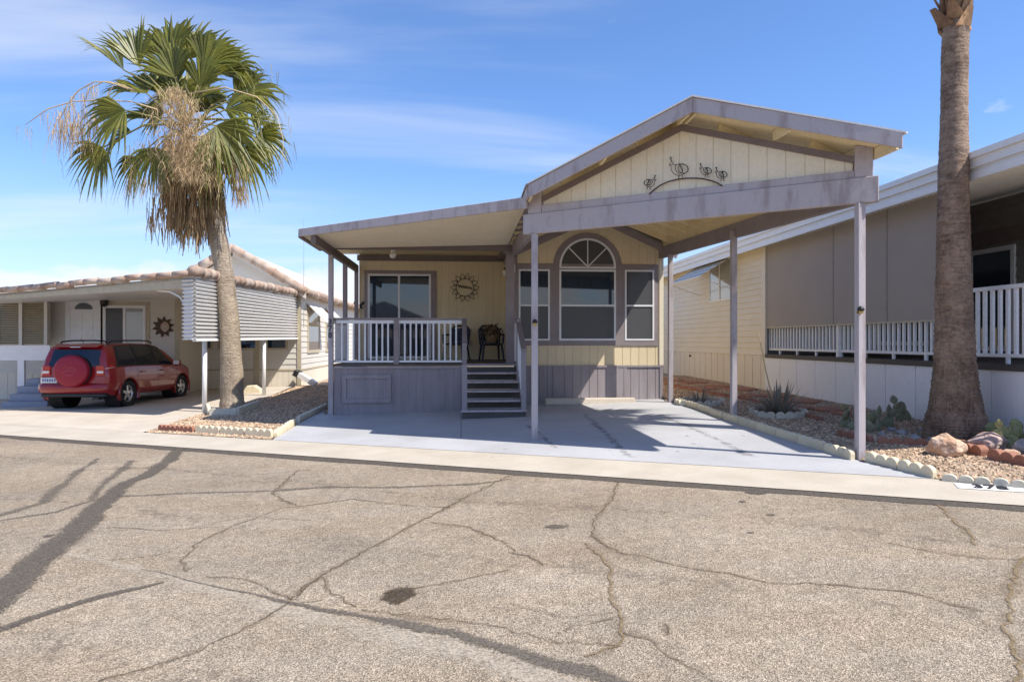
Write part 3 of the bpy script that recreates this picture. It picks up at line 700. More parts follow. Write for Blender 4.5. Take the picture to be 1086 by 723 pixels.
p = post(0, 0, V(LF.x, LF.y, 0), top=zLb + .002); post(0, 0, V(RF.x, RF.y, 0), top=zRb + .002)
zMb = onX(778, 245, RM.x).z; zBb = onX(711, 270, RB.x).z
print('side beam z', zRb, zMb, zBb)
post(0, 0, V(RM.x, RM.y, 0), top=zMb + .01); post(0, 0, V(RB.x, RB.y, 0), top=zBb + .01)
# knee plates at post tops
m = MB()
for u, zz in ((0, zLb), (lw, zRb)): m.prism([PG.p(u + .065 * math.cos(a), zz + .015 + .075 * math.sin(a), .051) for a in [math.pi * i / 8 for i in range(9)]], PG.n * .008)
build_each(m, 'post_bracket', 'taupe_paint', cp)
# roof from three measured corners in a plane ahead of the beam
PF = Pl(LF + CP_N * .42, CP_U, CP_N)
def P3(px, py): return onpl(px, py, PF.O, PF.n)
A, Lc, Rc = P3(735, 104), P3(561.5, 196), P3(957, 141)
print('roof', tuple(A), tuple(Lc), tuple(Rc))
yr1 = YA + .35
Ab, Lb, Rb = V(A.x - .12, yr1, A.z - .2), V(Lc.x, yr1, Lc.z - .14), V(RB.x + .14, yr1, zBb + .26 + .2)
def edge_at(p, q, y): t = (y - p.y) / (q.y - p.y); return p.lerp(q, t)
def zroof(x, y):
    a = edge_at(A, Ab, y); e = edge_at(Lc, Lb, y) if x < a.x else edge_at(Rc, Rb, y)
    return a.z + (e.z - a.z) * (x - a.x) / (e.x - a.x)
def yfront(x, off=.42): q = LF + CP_N * off; return q.y + (x - q.x) * CP_U.y / CP_U.x
th = .05
m = MB()
for e, eb in ((Lc, Lb), (Rc, Rb)):
    lo = [A - UP * th, e - UP * th, eb - UP * th, Ab - UP * th]
    m.hexa(lo + [q + UP * th for q in lo])
m.build('roof_decking', 'yellow_wood', cp)
m = MB()
for e, eb in ((Lc, Lb), (Rc, Rb)):
    out = V(.05 if e is Rc else -.05, 0, 0); dz = -(A.z - e.z) / abs(e.x - A.x) * .05
    a = V(A.x, A.y, A.z) + CP_N * .03; b = V(e.x, e.y, e.z) + CP_N * .03 + out + UP * dz
    lo = [a + UP * .003, b + UP * .003, eb + out + UP * (.003 + dz), Ab + UP * .003]
    m.hexa(lo + [q + UP * .02 for q in lo])
m.build('shingle_roof', 'roof_grey', cp)
m = MB()
a = A + CP_N * .045; b = Rc + CP_N * .045 + V(.05, 0, -.02); m.bar(a + UP * .014, b + UP * .014, .04, .022)
a2 = Lc + CP_N * .045; m.bar(a2 + UP * .012, a + UP * .012, .04, .016)
m.bar(b + UP * .014, Rb + V(.05, 0, -.006), .03, .022); m.build('drip_edge', 'white_metal', cp)
fh = .2
m = MB()
for e in (Lc, Rc):
    a = V(A.x, A.y, A.z - .004); b = V(e.x, e.y, e.z - .004)
    q = [a - UP * fh, b - UP * (fh if e is Lc else fh * .95), b - UP * (fh if e is Lc else fh * .95) - CP_N * .04, a - UP * fh - CP_N * .04, a, b, b - CP_N * .04, a - CP_N * .04]
    m.hexa([v + CP_N * .042 for v in q])
build_each(m, 'fascia_board', 'taupe_paint', cp, bevel=.006)
# eave boards along the sides
m = MB()
for e, eb, s in ((Lc, Lb, -1), (Rc, Rb, 1)):
    q = [e + V(0, .04, -.17), eb + V(0, 0, -.17), eb + V(s * .035, 0, -.17), e + V(s * .035, .04, -.17)]; m.hexa(q + [v + UP * .166 for v in q])
build_each(m, 'eave_board', 'taupe_paint', cp)
# gable wall and rake trim in the beam plane
zgt = lambda u: zroof(PG.p(u, 0).x, PG.p(u, 0).y) - th - .0
m = MB(); vsiding(m, PG, uh0 + .02, uh1 - .02, lambda u: zHt[0] + (zHt[1] - zHt[0]) * (u - uh0) / (uh1 - uh0), lambda u: zgt(u) - .17, .24, off=-.01)
m.build('gable_wall', 'cream_gable', cp)
ua = PGq(722, 137)[0]
m = MB(); ap = PG.p((A - PG.O).dot(CP_U) , 0); uA = (ap - PG.O).dot(CP_U)
# the roof ridge runs along +Y, so find u where the plane passes under the ridge
uA = (A.x - LF.x) / CP_U.x
for ue in (uh0 - .1, uh1 + .05):
    zA, zE = zgt(uA) - .15, zgt(ue) - .15
    h = .09
    m.hexa([PG.p(uA, zA - h, .03), PG.p(ue, zE - h, .03), PG.p(ue, zE - h, -.005), PG.p(uA, zA - h, -.005), PG.p(uA, zA, .03), PG.p(ue, zE, .03), PG.p(ue, zE, -.005), PG.p(uA, zA, -.005)])
build_each(m, 'rake_trim', 'brown_trim', cp)
# corner blocks on the beam ends carrying the roof edge
m = MB()
for u0, u1 in ((PGq(561, 215)[0], uh0 - .002), (uh1 + .002, PGq(926, 176)[0])):
    zz0 = zlin((u0 + u1) / 2, zLt, zRt) + .003
    zz1 = zgt((u0 + u1) / 2) - .0 if u0 < 1 else zgt(u0) - .02
    m.hexa([PG.p(u0, zz0, .04), PG.p(u1, zz0, .04), PG.p(u1, zz0, -.05), PG.p(u0, zz0, -.05), PG.p(u0, zz1, .04), PG.p(u1, zz1, .04), PG.p(u1, zz1, -.05), PG.p(u0, zz1, -.05)])
build_each(m, 'corner_block', 'taupe_paint', cp, bevel=.006)
# lookout rafters under the gable overhang
m = MB()
for t_ in (.02, .5, .985):
    for e in (Lc, Rc):
        x = A.x + (e.x - A.x) * t_
        z = zroof(x, yfront(x, .2)) - th - .075; m.box(x - .02, x + .02, yfront(x, .40), yfront(x, .0), z - .07, z + .066)
build_each(m, 'lookout', 'yellow_wood', cp)
# side beams
def sidebeam(x, ya, yb, za, zb, h=.26, wd=.09):
    q = [V(x - wd / 2, ya, za), V(x + wd / 2, ya, za), V(x + wd / 2, yb, zb), V(x - wd / 2, yb, zb)]
    return MB().hexa(q + [v + UP * h for v in q])
zLB = onX(541, 271, LF.x).z; yLB = YA + .2
m = sidebeam(LF.x - .0, LF.y + .06, yLB, zLb + .0, zBb, .26); m.build('side_beam', 'taupe_clean', cp)
m = MB(); q = [V(RF.x - .045, RF.y + .06, zRb), V(RF.x + .045, RF.y + .06, zRb), V(RB.x + .045, YA - .02, zBb), V(RB.x - .045, YA - .02, zBb)]
m.hexa(q + [v + UP * .26 for v in q]); m.build('side_beam', 'taupe_clean', cp)
m = MB(); qa, qb = V(RF.x, RF.y + .1, 0), V(RB.x, YA - .03, 0)
ta, tb = zroof(qa.x, qa.y) - th - .004, zroof(qb.x, qb.y) - th - .004; ba, bb_ = zRb + .262, zBb + .262
m.hexa([V(qa.x - .02, qa.y, ba), V(qa.x + .02, qa.y, ba), V(qb.x + .02, qb.y, bb_), V(qb.x - .02, qb.y, bb_), V(qa.x - .02, qa.y, ta), V(qa.x + .02, qa.y, ta), V(qb.x + .02, qb.y, tb), V(qb.x - .02, qb.y, tb)]); m.build('blocking_board', 'yellow_wood', cp)
# rafters, ridge board
y = LF.y + 1.0 - 3.6
rows = []
while y < yr1 - .1: rows.append(y); y += .61
for y in rows:
    for e in (Lc, Rc):
        ea = edge_at(A, Ab, y); e2 = edge_at(Lc, Lb, y) if e is Lc else edge_at(Rc, Rb, y)
        xmin = LF.x + (y - .05 - LF.y) * CP_U.x / CP_U.y + .05     # behind the beam plane only
        lo, hi = (max(e2.x, xmin), ea.x) if e is Lc else (max(ea.x, xmin), e2.x)
        if hi - lo < .25: continue
        a = V(lo, y, zroof(lo, y) - th - .074); b = V(hi, y, zroof(hi, y) - th - .074)
        MB().bar(a, b, .04, .14).build('rafter', 'yellow_wood', cp)
q_ = edge_at(A, Ab, yfront(A.x, -.06)); MB().bar(q_ - UP * (th + .11), Ab - UP * (th + .11), .04, .19).build('ridge_board', 'yellow_wood', cp)
# small solar lamps clipped to the posts
for (px, py, base, lab) in ((567, 342, LF, 'small solar lamp clipped to the left front carport post'), (911, 329, RF, 'small solar lamp clipped to the right front carport post')):
    c = onpl(px, py, V(base.x, base.y - .05, 0), V(0, -1, 0))
    t_ = thing('solar_lamp', (c.x, base.y - .05, c.z), lab, 'lamp', 'solar lamps on carport posts')
    MB().lathe([(.04, -.02), (.045, 0), (.03, .03), (.0, .045)], (c.x, base.y - .09, c.z + .01), UP, 14).build('lamp_hood', 'dark_metal', t_, True)
    MB().box(c.x - .03, c.x + .03, base.y - .1, base.y - .051, c.z - .045, c.z - .012).build('lens', 'brass', t_)

# ------------------------------------------------------------------ quail silhouettes on the gable
qroot = thing('quail_wall_art', PG.p(PGq(742, 190)[0], PGq(742, 200)[1], .02), 'black wire quails standing on an arched rod on the gable', 'wall art')
def zq(pts): return [PG.p(*PGq(680 + x / 10.86, 150 + y / 10.86), .035) for x, y in pts]
def ell(cx_, cy_, rx, ry, rot=0, n=16): 
    return [(cx_ + rx * math.cos(2 * math.pi * i / n) * math.cos(rot) - ry * math.sin(2 * math.pi * i / n) * math.sin(rot), cy_ + rx * math.cos(2 * math.pi * i / n) * math.sin(rot) + ry * math.sin(2 * math.pi * i / n) * math.cos(rot)) for i in range(n)]
MB().tube(zq([(100, 612), (160, 560), (230, 510), (320, 470), (420, 445), (520, 432), (620, 430), (720, 437), (820, 462), (890, 490), (940, 520)]), .011, 6).build('rod', 'rust_metal', qroot)
def quail(cx_, cy_, s, flip, rw=.0045):
    m = MB(); f = lambda l: zq([(cx_ + x * s * flip, cy_ + y * s) for x, y in l])
    m.tube(f([(-95, -35), (-70, -38), (-50, -50), (-45, -70), (-62, -80), (-80, -60), (-95, -35)]), rw, 5)
    m.tube(f([(-70, -35), (-70, 10), (-50, 50), (-10, 78), (40, 80), (90, 60), (122, 30), (120, -15), (90, -45), (40, -55), (0, -45), (-30, -40), (-50, -52)]), rw, 5)
    m.tube(f(ell(70, 5, 62, 50, .25)), rw, 5, closed=True); m.tube(f(ell(20, 5, 55, 38, 1.1)), rw, 5, closed=True); m.tube(f([(30, -50), (45, 0), (70, 55)]), rw, 5)
    m.tube(f([(-62, -80), (-70, -100), (-85, -120), (-72, -132), (-62, -115)]), rw * 1.6, 5)
    m.tube(f([(20, 80), (15, 125), (0, 128)]), rw, 5); m.tube(f([(60, 75), (65, 118), (85, 120)]), rw, 5)
    m.build('quail_outline', 'dark_metal', qroot)
quail(420, 318, 1.0, 1); quail(735, 342, .62, 1); quail(915, 385, .62, 1); quail(120, 478, .62, -1)

# ------------------------------------------------------------------ porch: deck, rails, stairs, patio roof
porch = thing('porch', (XD0 + 1, YD + .3, gz(XD0 + 1, YD)), 'raised porch with white balusters, front stairs and sloping patio roof', 'porch')
PD = Pl((0, YD, 0), (1, 0, 0), (0, -1, 0))
def PDq(px, py): return PD.uv(px, py)
m = MB(); vsiding(m, PD, XD0 + .06, XD1, lambda u: gz(u, YD) - .03, ZF - .09, .16, .01, .004)
m.quad((XD0 + .06, YD, gz(XD0, YD) - .05), (XD0 + .06, YB, gz(XD0, YB) - .05), (XD0 + .06, YB, ZF - .09), (XD0 + .06, YD, ZF - .09)); m.build('skirt', 'taupe_skirt', porch)
m = MB(); m.box(XD0 + .04, XB0 + .0, YD - .0, YB, ZF - .05, ZF); m.build('deck_floor', 'deck_board', porch)
m = MB(); m.pbox(PD, XD0 + .05, XD1, ZF - .1, ZF - .052, 0, .035); m.build('skirt_cap', 'taupe_skirt', porch)
u0, u1 = PDq(363, 400)[0], PDq(415, 400)[0]; z1, z0 = PDq(390, 397)[1], PDq(390, 427)[1]
m = MB(); vsiding(m, PD, u0 + .09, u1 - .09, z0 + .09, z1 - .09, .2, .01, .004, off=.015)
fw = .09
m.pbox(PD, u0, u1, z0, z0 + fw, 0, .05).pbox(PD, u0, u1, z1 - fw, z1, 0, .05).pbox(PD, u0, u0 + fw, z0 + fw, z1 - fw, 0, .05).pbox(PD, u1 - fw, u1, z0 + fw, z1 - fw, 0, .05)
h = m.build('access_hatch', 'taupe_skirt', porch, bevel=.004)
zc = (z0 + z1) / 2
MB().pbox(PD, u1 + .005, u1 + .06, zc - .06, zc + .08, 0, .03).build('latch', 'taupe_clean', h); MB().pbox(PD, u0 - .05, u0 - .01, zc - .05, zc + .05, 0, .02).build('hinge', 'taupe_clean', h)
MB().pbox(PD, PDq(462, 430)[0], PDq(470, 430)[0], PDq(466, 433)[1], PDq(466, 429.5)[1], 0, .03).build('vent_block', 'taupe_skirt', porch)
# railing
zr_t = PDq(420, 337)[1]
pm = (PDq(417.5, 360)[0], PDq(423, 360)[0])
def rail_section(a, b, y, axis='x'):
    m = MB()
    zt, zb = zr_t - .05, ZF + .035
    if axis == 'x':
        m.box(a, b, y - .02, y + .02, zt - .07, zt).box(a, b, y - .02, y + .02, zb, zb + .045)
        n = max(2, round((b - a) / .125)); 
        for i in range(1, n): x = a + (b - a) * i / n; m.box(x - .018, x + .018, y - .016, y + .016, zb + .045, zt - .07)
    else:
        m.box(y - .02, y + .02, a, b, zt - .07, zt).box(y - .02, y + .02, a, b, zb, zb + .045)
        n = max(2, round((b - a) / .125))
        for i in range(1, n): x = a + (b - a) * i / n; m.box(y - .016, y + .016, x - .018, x + .018, zb + .045, zt - .07)
    m.build('baluster_panel', 'white_paint', porch)
YR = YD + .05
rail_section(XD0 + .1, pm[0], YR); rail_section(pm[1], XD1 - .005, YR); rail_section(YR + .1, YB - 2.0, XD0 + .05, 'y')
m = MB(); m.box(XD0 + .05, XD1 + .1, YR - .05, YR + .05, zr_t - .045, zr_t); m.box(XD0 + .0, XD0 + .1, YR + .06, YB - 1.9, zr_t - .045, zr_t); build_each(m, 'rail_cap', 'taupe_clean', porch)
m = MB(); m.box(pm[0], pm[1], YR - .05, YR + .05, ZF, zr_t - .046); m.build('rail_post', 'taupe_clean', porch)
zs0 = gz(XD1, YD - .9)
YS = onG(520, 444).y
m = MB(); m.box(XD1 + .0, XD1 + .1, YR - .05, YR + .05, ZF - .05, zr_t - .046); m.box(XD1, XD1 + .1, YS + .05, YS + .15, gz(XD1, YS), PDq(487, 384)[1] - .0); build_each(m, 'stair_post', 'taupe_skirt', porch)
m = MB(); m.hexa([V(XD1, YS + .05, zr_t - .6), V(XD1 + .1, YS + .05, zr_t - .6), V(XD1 + .1, YR, zr_t - .05), V(XD1, YR, zr_t - .05)] + [V(XD1, YS + .05, zr_t - .55), V(XD1 + .1, YS + .05, zr_t - .55), V(XD1 + .1, YR, zr_t), V(XD1, YR, zr_t)])
m.build('stair_handrail', 'taupe_clean', porch)
XS0, XS1 = XD1 + .1, onY(547.5, 400, YD).x
nst = 5; drop = (ZF - zs0) / (nst + 1)
m = MB(); tm = MB(); rm = MB()
for i in range(1, nst + 1):
    z = ZF - i * drop; y1 = YD - (i - 1) * (YD - YS) / nst; y0 = y1 - (YD - YS) / nst - .02
    tm.box(XS0 - (.12 if i == nst else 0), XS1 + (.1 if i == nst else 0), y0, y1 - .01, z - .04, z)
    rm.box(XS0 - .03, XS1 + .03, y1 - .03, y1 - .012, z - drop + .0, z - .041) if i < nst else rm.box(XS0 - .1, XS1 + .08, y0 + .02, y0 + .05, zs0 - .05, z - .041)
rm.box(XS0, XS1, YD - .03, YD - .012, ZF - drop, ZF - .06)
tm.box(XS0, XS1, YD - .03, YD + .05, ZF - .045, ZF + .004)
tm.build('tread', 'taupe_skirt', porch, bevel=.004); rm.build('riser_gap_shade', 'dark_beam_gap', porch)  # dark boards stand for the shade in the open riser gaps
nz = MB()
for i in range(1, nst + 1):
    z = ZF - i * drop; y0 = YD - i * (YD - YS) / nst - .02
    nz.box(XS0 - (.12 if i == nst else 0), XS1 + (.1 if i == nst else 0), y0 - .012, y0 - .001, z - .035, z + .003)
nz.build('stair_nosing', 'taupe_paint', porch)
# right stair rail
m = MB(); m.box(XS1, XS1 + .09, YS + .06, YS + .15, gz(XS1, YS), onY(548, 372, YS).z); m.box(XS1, XS1 + .09, YD - .1, YD, ZF - .6, zr_t - .02); build_each(m, 'stair_post', 'taupe_skirt', porch)
ztop0, ztop1 = zr_t, onY(548, 370, YS).z
q = [V(XS1 - .01, YS, ztop1), V(XS1 + .1, YS, ztop1), V(XS1 + .1, YD + .1, ztop0), V(XS1 - .01, YD + .1, ztop0)]
MB().hexa([v - UP * .05 for v in q] + q).build('stair_handrail', 'taupe_clean', porch)
m = MB()
for i in range(1, 8):
    t_ = i / 8; y = YS + .15 + (YD - YS - .1) * t_; zt = ztop1 + (ztop0 - ztop1) * t_ - .05; zb = zs0 + .2 + (ZF - zs0 - .1) * t_
    m.box(XS1 + .02, XS1 + .05, y - .015, y + .015, zb, zt)
m.build('baluster_panel', 'white_paint', porch)
# side rail from stairs along the deck to the house
m = MB(); n = 7
for i in range(n + 1):
    y = YD + .12 + (YA - YD - .1) * i / n; m.box(XS1 + .02, XS1 + .05, y - .015, y + .015, ZF + .04, zr_t - .06)
m.box(XS1 + .015, XS1 + .055, YD + .02, YA, zr_t - .1, zr_t - .05); m.build('baluster_panel', 'white_paint', porch)
# patio roof: front edge skewed like the street
fl = onY(317, 241, 12.9); 
PP = Pl(LF + CP_N * .12, CP_U, CP_N)
def P4(px, py): return onpl(px, py, PP.O, PP.n)
FL, FR = P4(317.5, 243), P4(559, 209); FLb, FRb = P4(318, 251), P4(559, 221)
print('patio', tuple(FL), tuple(FR), FLb.z, FRb.z)
ff = CP_N * .03
MB().hexa([FLb + ff, FRb + ff, FRb - ff, FLb - ff, FL + ff, FR + ff, FR - ff, FL - ff]).build('fascia_board', 'taupe_paint', porch, bevel=.006)
def zpat(x): return FLb.z + (FRb.z - FLb.z) * (x - FLb.x) / (FRb.x - FLb.x) + .02
YM = 15.1
xl, xr = FL.x, FR.x - .02
def ypf(x): return FL.y + (x - FL.x) * (FR.y - FL.y) / (FR.x - FL.x)
m = MB()
lo = [V(xl, ypf(xl), zpat(xl) + .03), V(xr, ypf(xr), zpat(xr) + .03), V(xr, YM, zpat(xr) + .03), V(xl, YM, zpat(xl) + .03)]
m.hexa(lo + [v + UP * .05 for v in lo])
y = ypf(xr) + .1
while y < YM:
    xa = max(xl, xl + (y - .03 - FL.y) * (FR.x - FL.x) / (FR.y - FL.y)) if y < FL.y else xl
    xa = max(xa, xl)
    if xr - xa > .2: m.hexa([V(xa, y - .02, zpat(xa) - .004), V(xr, y - .02, zpat(xr) - .004), V(xr, y + .02, zpat(xr) - .004), V(xa, y + .02, zpat(xa) - .004), V(xa, y - .028, zpat(xa) + .031), V(xr, y - .028, zpat(xr) + .031), V(xr, y + .028, zpat(xr) + .031), V(xa, y + .028, zpat(xa) + .031)])
    y += .105
m.build('roof_panel', 'tan_ceiling', porch)
q = [V(xr - .05, ypf(xr) + .15, zpat(xr) + .085), V(LF.x + .12, LF.y + .1, zpat(xr) + .085), V(LF.x + .12, YB, zpat(xr) + .085), V(xr - .05, YB, zpat(xr) + .085)]
MB().hexa(q + [v + UP * .03 for v in q]).build('sun_leak_strip', 'taupe_clean', porch)  # strip added over the roof gap to keep sun off the porch wall
zin = onY(450, 262, YM).z
m = MB(); m.box(xl + .1, LF.x, YM, YM + .1, zin - .06, zin + .14); m.build('cross_beam', 'brown_trim', porch)
m = MB(); q = [V(XH0 - .5, YM + .1, zin + .12), V(XB0, YM + .1, zin + .14), V(XB0, YB, onY(450, 271, YB).z + .02), V(XH0 - .5, YB, onY(450, 271, YB).z + .02)]
m.hexa(q + [v + UP * .06 for v in q]); m.build('ceiling', 'yellow_wood', porch)
zlb = onX(350, 251, XD0).z
zl0 = zpat(XD0) - .17
m = MB(); m.box(XD0 - .045, XD0 + .045, ypf(XD0) + .05, YB, zl0, zl0 + .18); m.build('side_beam', 'brown_trim', porch)
m = MB(); m.box(xl - .02, xl + .04, ypf(xl), YM + .05, FLb.z - .02, FL.z - .01); m.build('gutter', 'brown_trim', porch)
for nm, y, zb in (('post', YD, gz(XD0, YD)), ('post', onX(366, 300, XD0).y, ZF), ('post', YB - .08, ZF)):
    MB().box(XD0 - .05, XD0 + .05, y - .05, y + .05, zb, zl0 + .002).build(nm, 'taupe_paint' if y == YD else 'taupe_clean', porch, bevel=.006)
xp = onY(542, 330, YD + .5)
MB().box(xp.x - .12, xp.x + .07, YD + .45, YD + .54, ZF, zpat(xp.x) - .02).build('post', 'taupe_clean', porch)
# house numbers down the porch post
for k, ch in enumerate('378'):
    c = onY(350, 341.5 + k * 7, YD - .052)
    text('house_number', ch, 'number_ink', .17, basis(V(c.x, YD - .053, c.z), V(1, 0, 0), V(0, 0, 1), V(0, -1, 0)), porch)
# fittings on the porch
c = onY(417, 267, YM + 1.2); fl_ = thing('flood_light', (c.x, c.y, zin + .1), 'round white flood light under the porch ceiling', 'lamp')
MB().lathe([(.05, .12), (.055, .05), (.03, .0)], (c.x, c.y, zin + .0), UP, 14).build('lamp_base', 'white_paint', fl_, True)
MB().lathe([(.0, -.06), (.07, -.03), (.085, .03), (.05, .07)], (c.x, c.y - .05, zin - .05), V(0, .8, .6), 16).build('lamp_head', 'bulb_white', fl_, True)
c = onX(531.5, 290, XB0 - .02); c.y = YD + 2.4; c = onpl(531.5, 291, V(0, YD + 2.2, 0), V(0, 1, 0))
wl_ = thing('wall_lantern', (XB0, c.y, c.z), 'brass wall lantern beside the porch corner post', 'lamp')
MB().box(XB0 - .02, XB0, c.y - .05, c.y + .05, c.z - .1, c.z + .1).tube([(XB0 - .01, c.y, c.z - .05), (XB0 - .08, c.y, c.z - .1), (XB0 - .14, c.y, c.z - .06)], .012, 6).build('bracket', 'brass', wl_)
MB().lathe([(.03, -.1), (.06, -.08), (.065, .05), (.0, .13)], (XB0 - .14, c.y, c.z + .06), UP, 8).build('lantern_shade', 'bulb_white', wl_, True)
MB().lathe([(.075, .05), (.0, .14)], (XB0 - .14, c.y, c.z + .06), UP, 8).build('lantern_cap', 'brass', wl_)
# sun ornament
su = PB.p(*PBq(493, 305), .03); so = thing('sun_ornament', su, 'black wire sun with petal rays on the porch wall', 'wall art')
sc_ = YB / FPX
m = MB(); m.tube([su + V(math.cos(a), 0, math.sin(a)) * 9.3 * sc_ for a in [2 * math.pi * i / 28 for i in range(28)]], .008, 5, closed=True)
for i in range(14):
    a = 2 * math.pi * i / 14; d = V(math.cos(a), 0, math.sin(a)); s_ = V(-math.sin(a), 0, math.cos(a))
    m.tube([su + d * 9.3 * sc_ - s_ * 1.9 * sc_, su + d * 12 * sc_ - s_ * 2.0 * sc_, su + d * 15.5 * sc_, su + d * 12 * sc_ + s_ * 2.0 * sc_, su + d * 9.3 * sc_ + s_ * 1.9 * sc_], .007, 5)
m.build('sun_outline', 'dark_metal', so)
m = MB(); pts = []
for i in range(46):
    t_ = i / 45; pts.append(su + V((-7.5 + 15 * t_) * sc_, -.01, (1.6 - 2.4 * t_ + 1.5 * math.sin(t_ * 38) * (1 - .4 * t_)) * sc_))
m.tube(pts, .011, 5); m.build('script', 'dark_metal', so)
# butterfly and hanging plaque on the left end
c = PB.p(*PBq(381, 323), .04); bo = thing('butterfly_ornament', c, 'small dark metal butterfly on the porch left end', 'wall art')
m = MB()
for s_ in (-1, 1):
    m.prism([c + V(0, 0, -.02), c + V(s_ * .12, 0, .1), c + V(s_ * .15, 0, .02), c + V(s_ * .07, 0, -.03), c + V(s_ * .11, 0, -.12), c + V(s_ * .03, 0, -.1)], V(0, -.012, 0))
build_each(m, 'wing', 'dark_metal', bo)
# thermometer / chime by bay corner
c = onY(545, 283, YA - .08); to = thing('wind_chime', (c.x, c.y, c.z), 'short white wind chime hanging beside the bay window', 'wind chime')
MB().lathe([(.02, -.14), (.035, -.1), (.035, .08), (.0, .1)], c, UP, 10).build('chime_body', 'white_paint', to, True); MB().tube([c + UP * .1, c + UP * .24, c + V(.08, 0, .26)], .008, 5).build('hook', 'dark_metal', to)

# chairs and dried flower basket
def chair(name, loc, rz, label):
    t_ = thing(name, (0, 0, 0), label, 'chair')
    MB().hexa([V(-.24, -.24, .4), V(.24, -.24, .4), V(.22, .2, .38), V(-.22, .2, .38), V(-.24, -.24, .44), V(.24, -.24, .44), V(.22, .2, .42), V(-.22, .2, .42)]).build('seat', 'navy_plastic', t_, bevel=.01)
    m = MB()
    for i in range(5): x = -.18 + .09 * i; m.hexa([V(x - .04, .19, .42), V(x + .04, .19, .42), V(x + .032, .22, .42), V(x - .032, .22, .42), V(x * 1.1 - .032, .3, .84), V(x * 1.1 + .032, .3, .84), V(x * 1.1 + .032, .33, .84), V(x * 1.1 - .032, .33, .84)])
    m.tube([V(-.25, .2, .4), V(-.27, .29, .78), V(-.18, .325, .88), V(0, .335, .9), V(.18, .325, .88), V(.27, .29, .78), V(.25, .2, .4)], .024, 8); m.hexa([V(-.22, .21, .5), V(.22, .21, .5), V(.22, .23, .5), V(-.22, .23, .5), V(-.24, .305, .82), V(.24, .305, .82), V(.24, .325, .82), V(-.24, .325, .82)]); m.build('backrest', 'navy_plastic', t_)
    for s_ in (-1, 1):
        MB().tube([V(s_ * .26, .27, .66), V(s_ * .29, .0, .66), V(s_ * .28, -.22, .65), V(s_ * .26, -.26, .6), V(s_ * .25, -.25, .42)], .025, 8).build('arm', 'navy_plastic', t_)
        MB().tube([V(s_ * .23, -.22, .4), V(s_ * .27, -.27, 0)], [.03, .022], 8).build('leg', 'navy_plastic', t_); MB().tube([V(s_ * .22, .2, .4), V(s_ * .26, .3, 0)], [.03, .022], 8).build('leg', 'navy_plastic', t_)
    t_.location = loc; t_.rotation_euler = (0, 0, rz); return t_
c1 = onY(521, 380, YB - 1.2); ch1 = chair('armchair', (c1.x + .0, YB - 1.2, ZF), R(8), 'dark blue plastic armchair with dried flowers at the stair head')
c2 = onY(484, 380, YB - .75); chair('armchair', (c2.x, YB - .75, ZF), R(-20), 'dark plastic armchair half hidden behind the white porch rail')
c3 = onY(405, 380, YB - 1.6)
fb = thing('flower_basket', (c1.x, YB - 1.2, ZF + .44), 'basket of dried brown flowers standing on the dark armchair', 'basket')
MB().lathe([(.12, 0), (.17, .2), (.16, .24)], (c1.x, YB - 1.2, ZF + .44), UP, 16).build('basket', 'thatch', fb, True)
m = MB(); rg = random.Random(3)
for i in range(260):
    a = rg.uniform(0, 6.28); e = rg.uniform(-.1, 1.5); d = V(math.cos(a) * math.cos(e), math.sin(a) * math.cos(e), math.sin(e)); c = V(c1.x, YB - 1.2, ZF + .66) + d * rg.uniform(.1, .27) * (1.25 if abs(d.x) > .5 else 1)
    s_ = V(rg.uniform(-1, 1), rg.uniform(-1, 1), rg.uniform(-1, 1)).normalized(); b = d.cross(s_).normalized()
    m.quad(c - b * .03, c + s_ * .04, c + b * .03, c - s_ * .04)
tag(m.build('flowers', 'wreath', fb), kind='stuff')
# wheel stop
a, b = onG(578, 432.5), onG(674, 431.5); y0 = YA - .55
pb = thing('wheel_stop', ((a.x + b.x) / 2, y0, gz(a.x, y0)), 'long concrete wheel stop in front of the bay wall', 'wheel stop')
xa, xb = onY(578, 430, y0).x, onY(673, 430, y0).x; zg = gz((xa + xb) / 2, y0) + .016
m = MB(); m.prism([V(xa, y0 - .1, zg - .02), V(xa, y0 - .07, zg + .13), V(xa, y0 + .07, zg + .13), V(xa, y0 + .1, zg - .02)], V(xb - xa, 0, 0)); o = m.build('block', 'concrete_beige', pb, bevel=.02)
#@@PART2
# ------------------------------------------------------------------ right neighbour home
XR_ = 8.0
def Xr(px, py): return onX(px, py, XR_)
rh = thing('neighbour_home', (XR_ + 1, 18, gz(XR_ + 1, 18)), 'long cream sided home with screened porch behind the right palm', 'house')
PX = Pl((XR_, 0, 0), (0, -1, 0), (-1, 0, 0))       # u = -y
ysA, ysB = Xr(812, 350).y, 27.6                      # siding from 812 px back
zfl = CAMZ - .38                                     # skirt top
zrt = CAMZ + 2.72; zrb = CAMZ + 2.52; zfb = CAMZ + 2.36
w = MB(); hsiding(w, PX, -ysB, -ysA, zfl + .02, zrb, .16, .022)
w.quad((XR_, ysB, zfl), (XR_ + 4, ysB, zfl), (XR_ + 4, ysB, zrb), (XR_, ysB, zrb)); w.build('wall', 'cream_vinyl', rh)
w = MB(); vsiding(w, PX, -ysB, -ysA, lambda u: gz(XR_, -u) - .1, zfl, .52, .03, .02, off=.02)
w.pbox(PX, -ysB, -ysA, zfl - .0, zfl + .02, 0, .04); w.build('skirt_panel', 'cream_skirt', rh)
w = MB(); vsiding(w, PX, -ysA + .002, -7.65, lambda u: gz(XR_, -u) - .1, zfl - .06, .86, .02, .02, off=.025); w.build('skirt_panel', 'white_skirt', rh)
w = MB(); w.pbox(PX, -ysA - .1, -ysA + .1, zfl + .02, zrb, 0, .06); build_each(w, 'corner_trim', 'cream_skirt', rh)
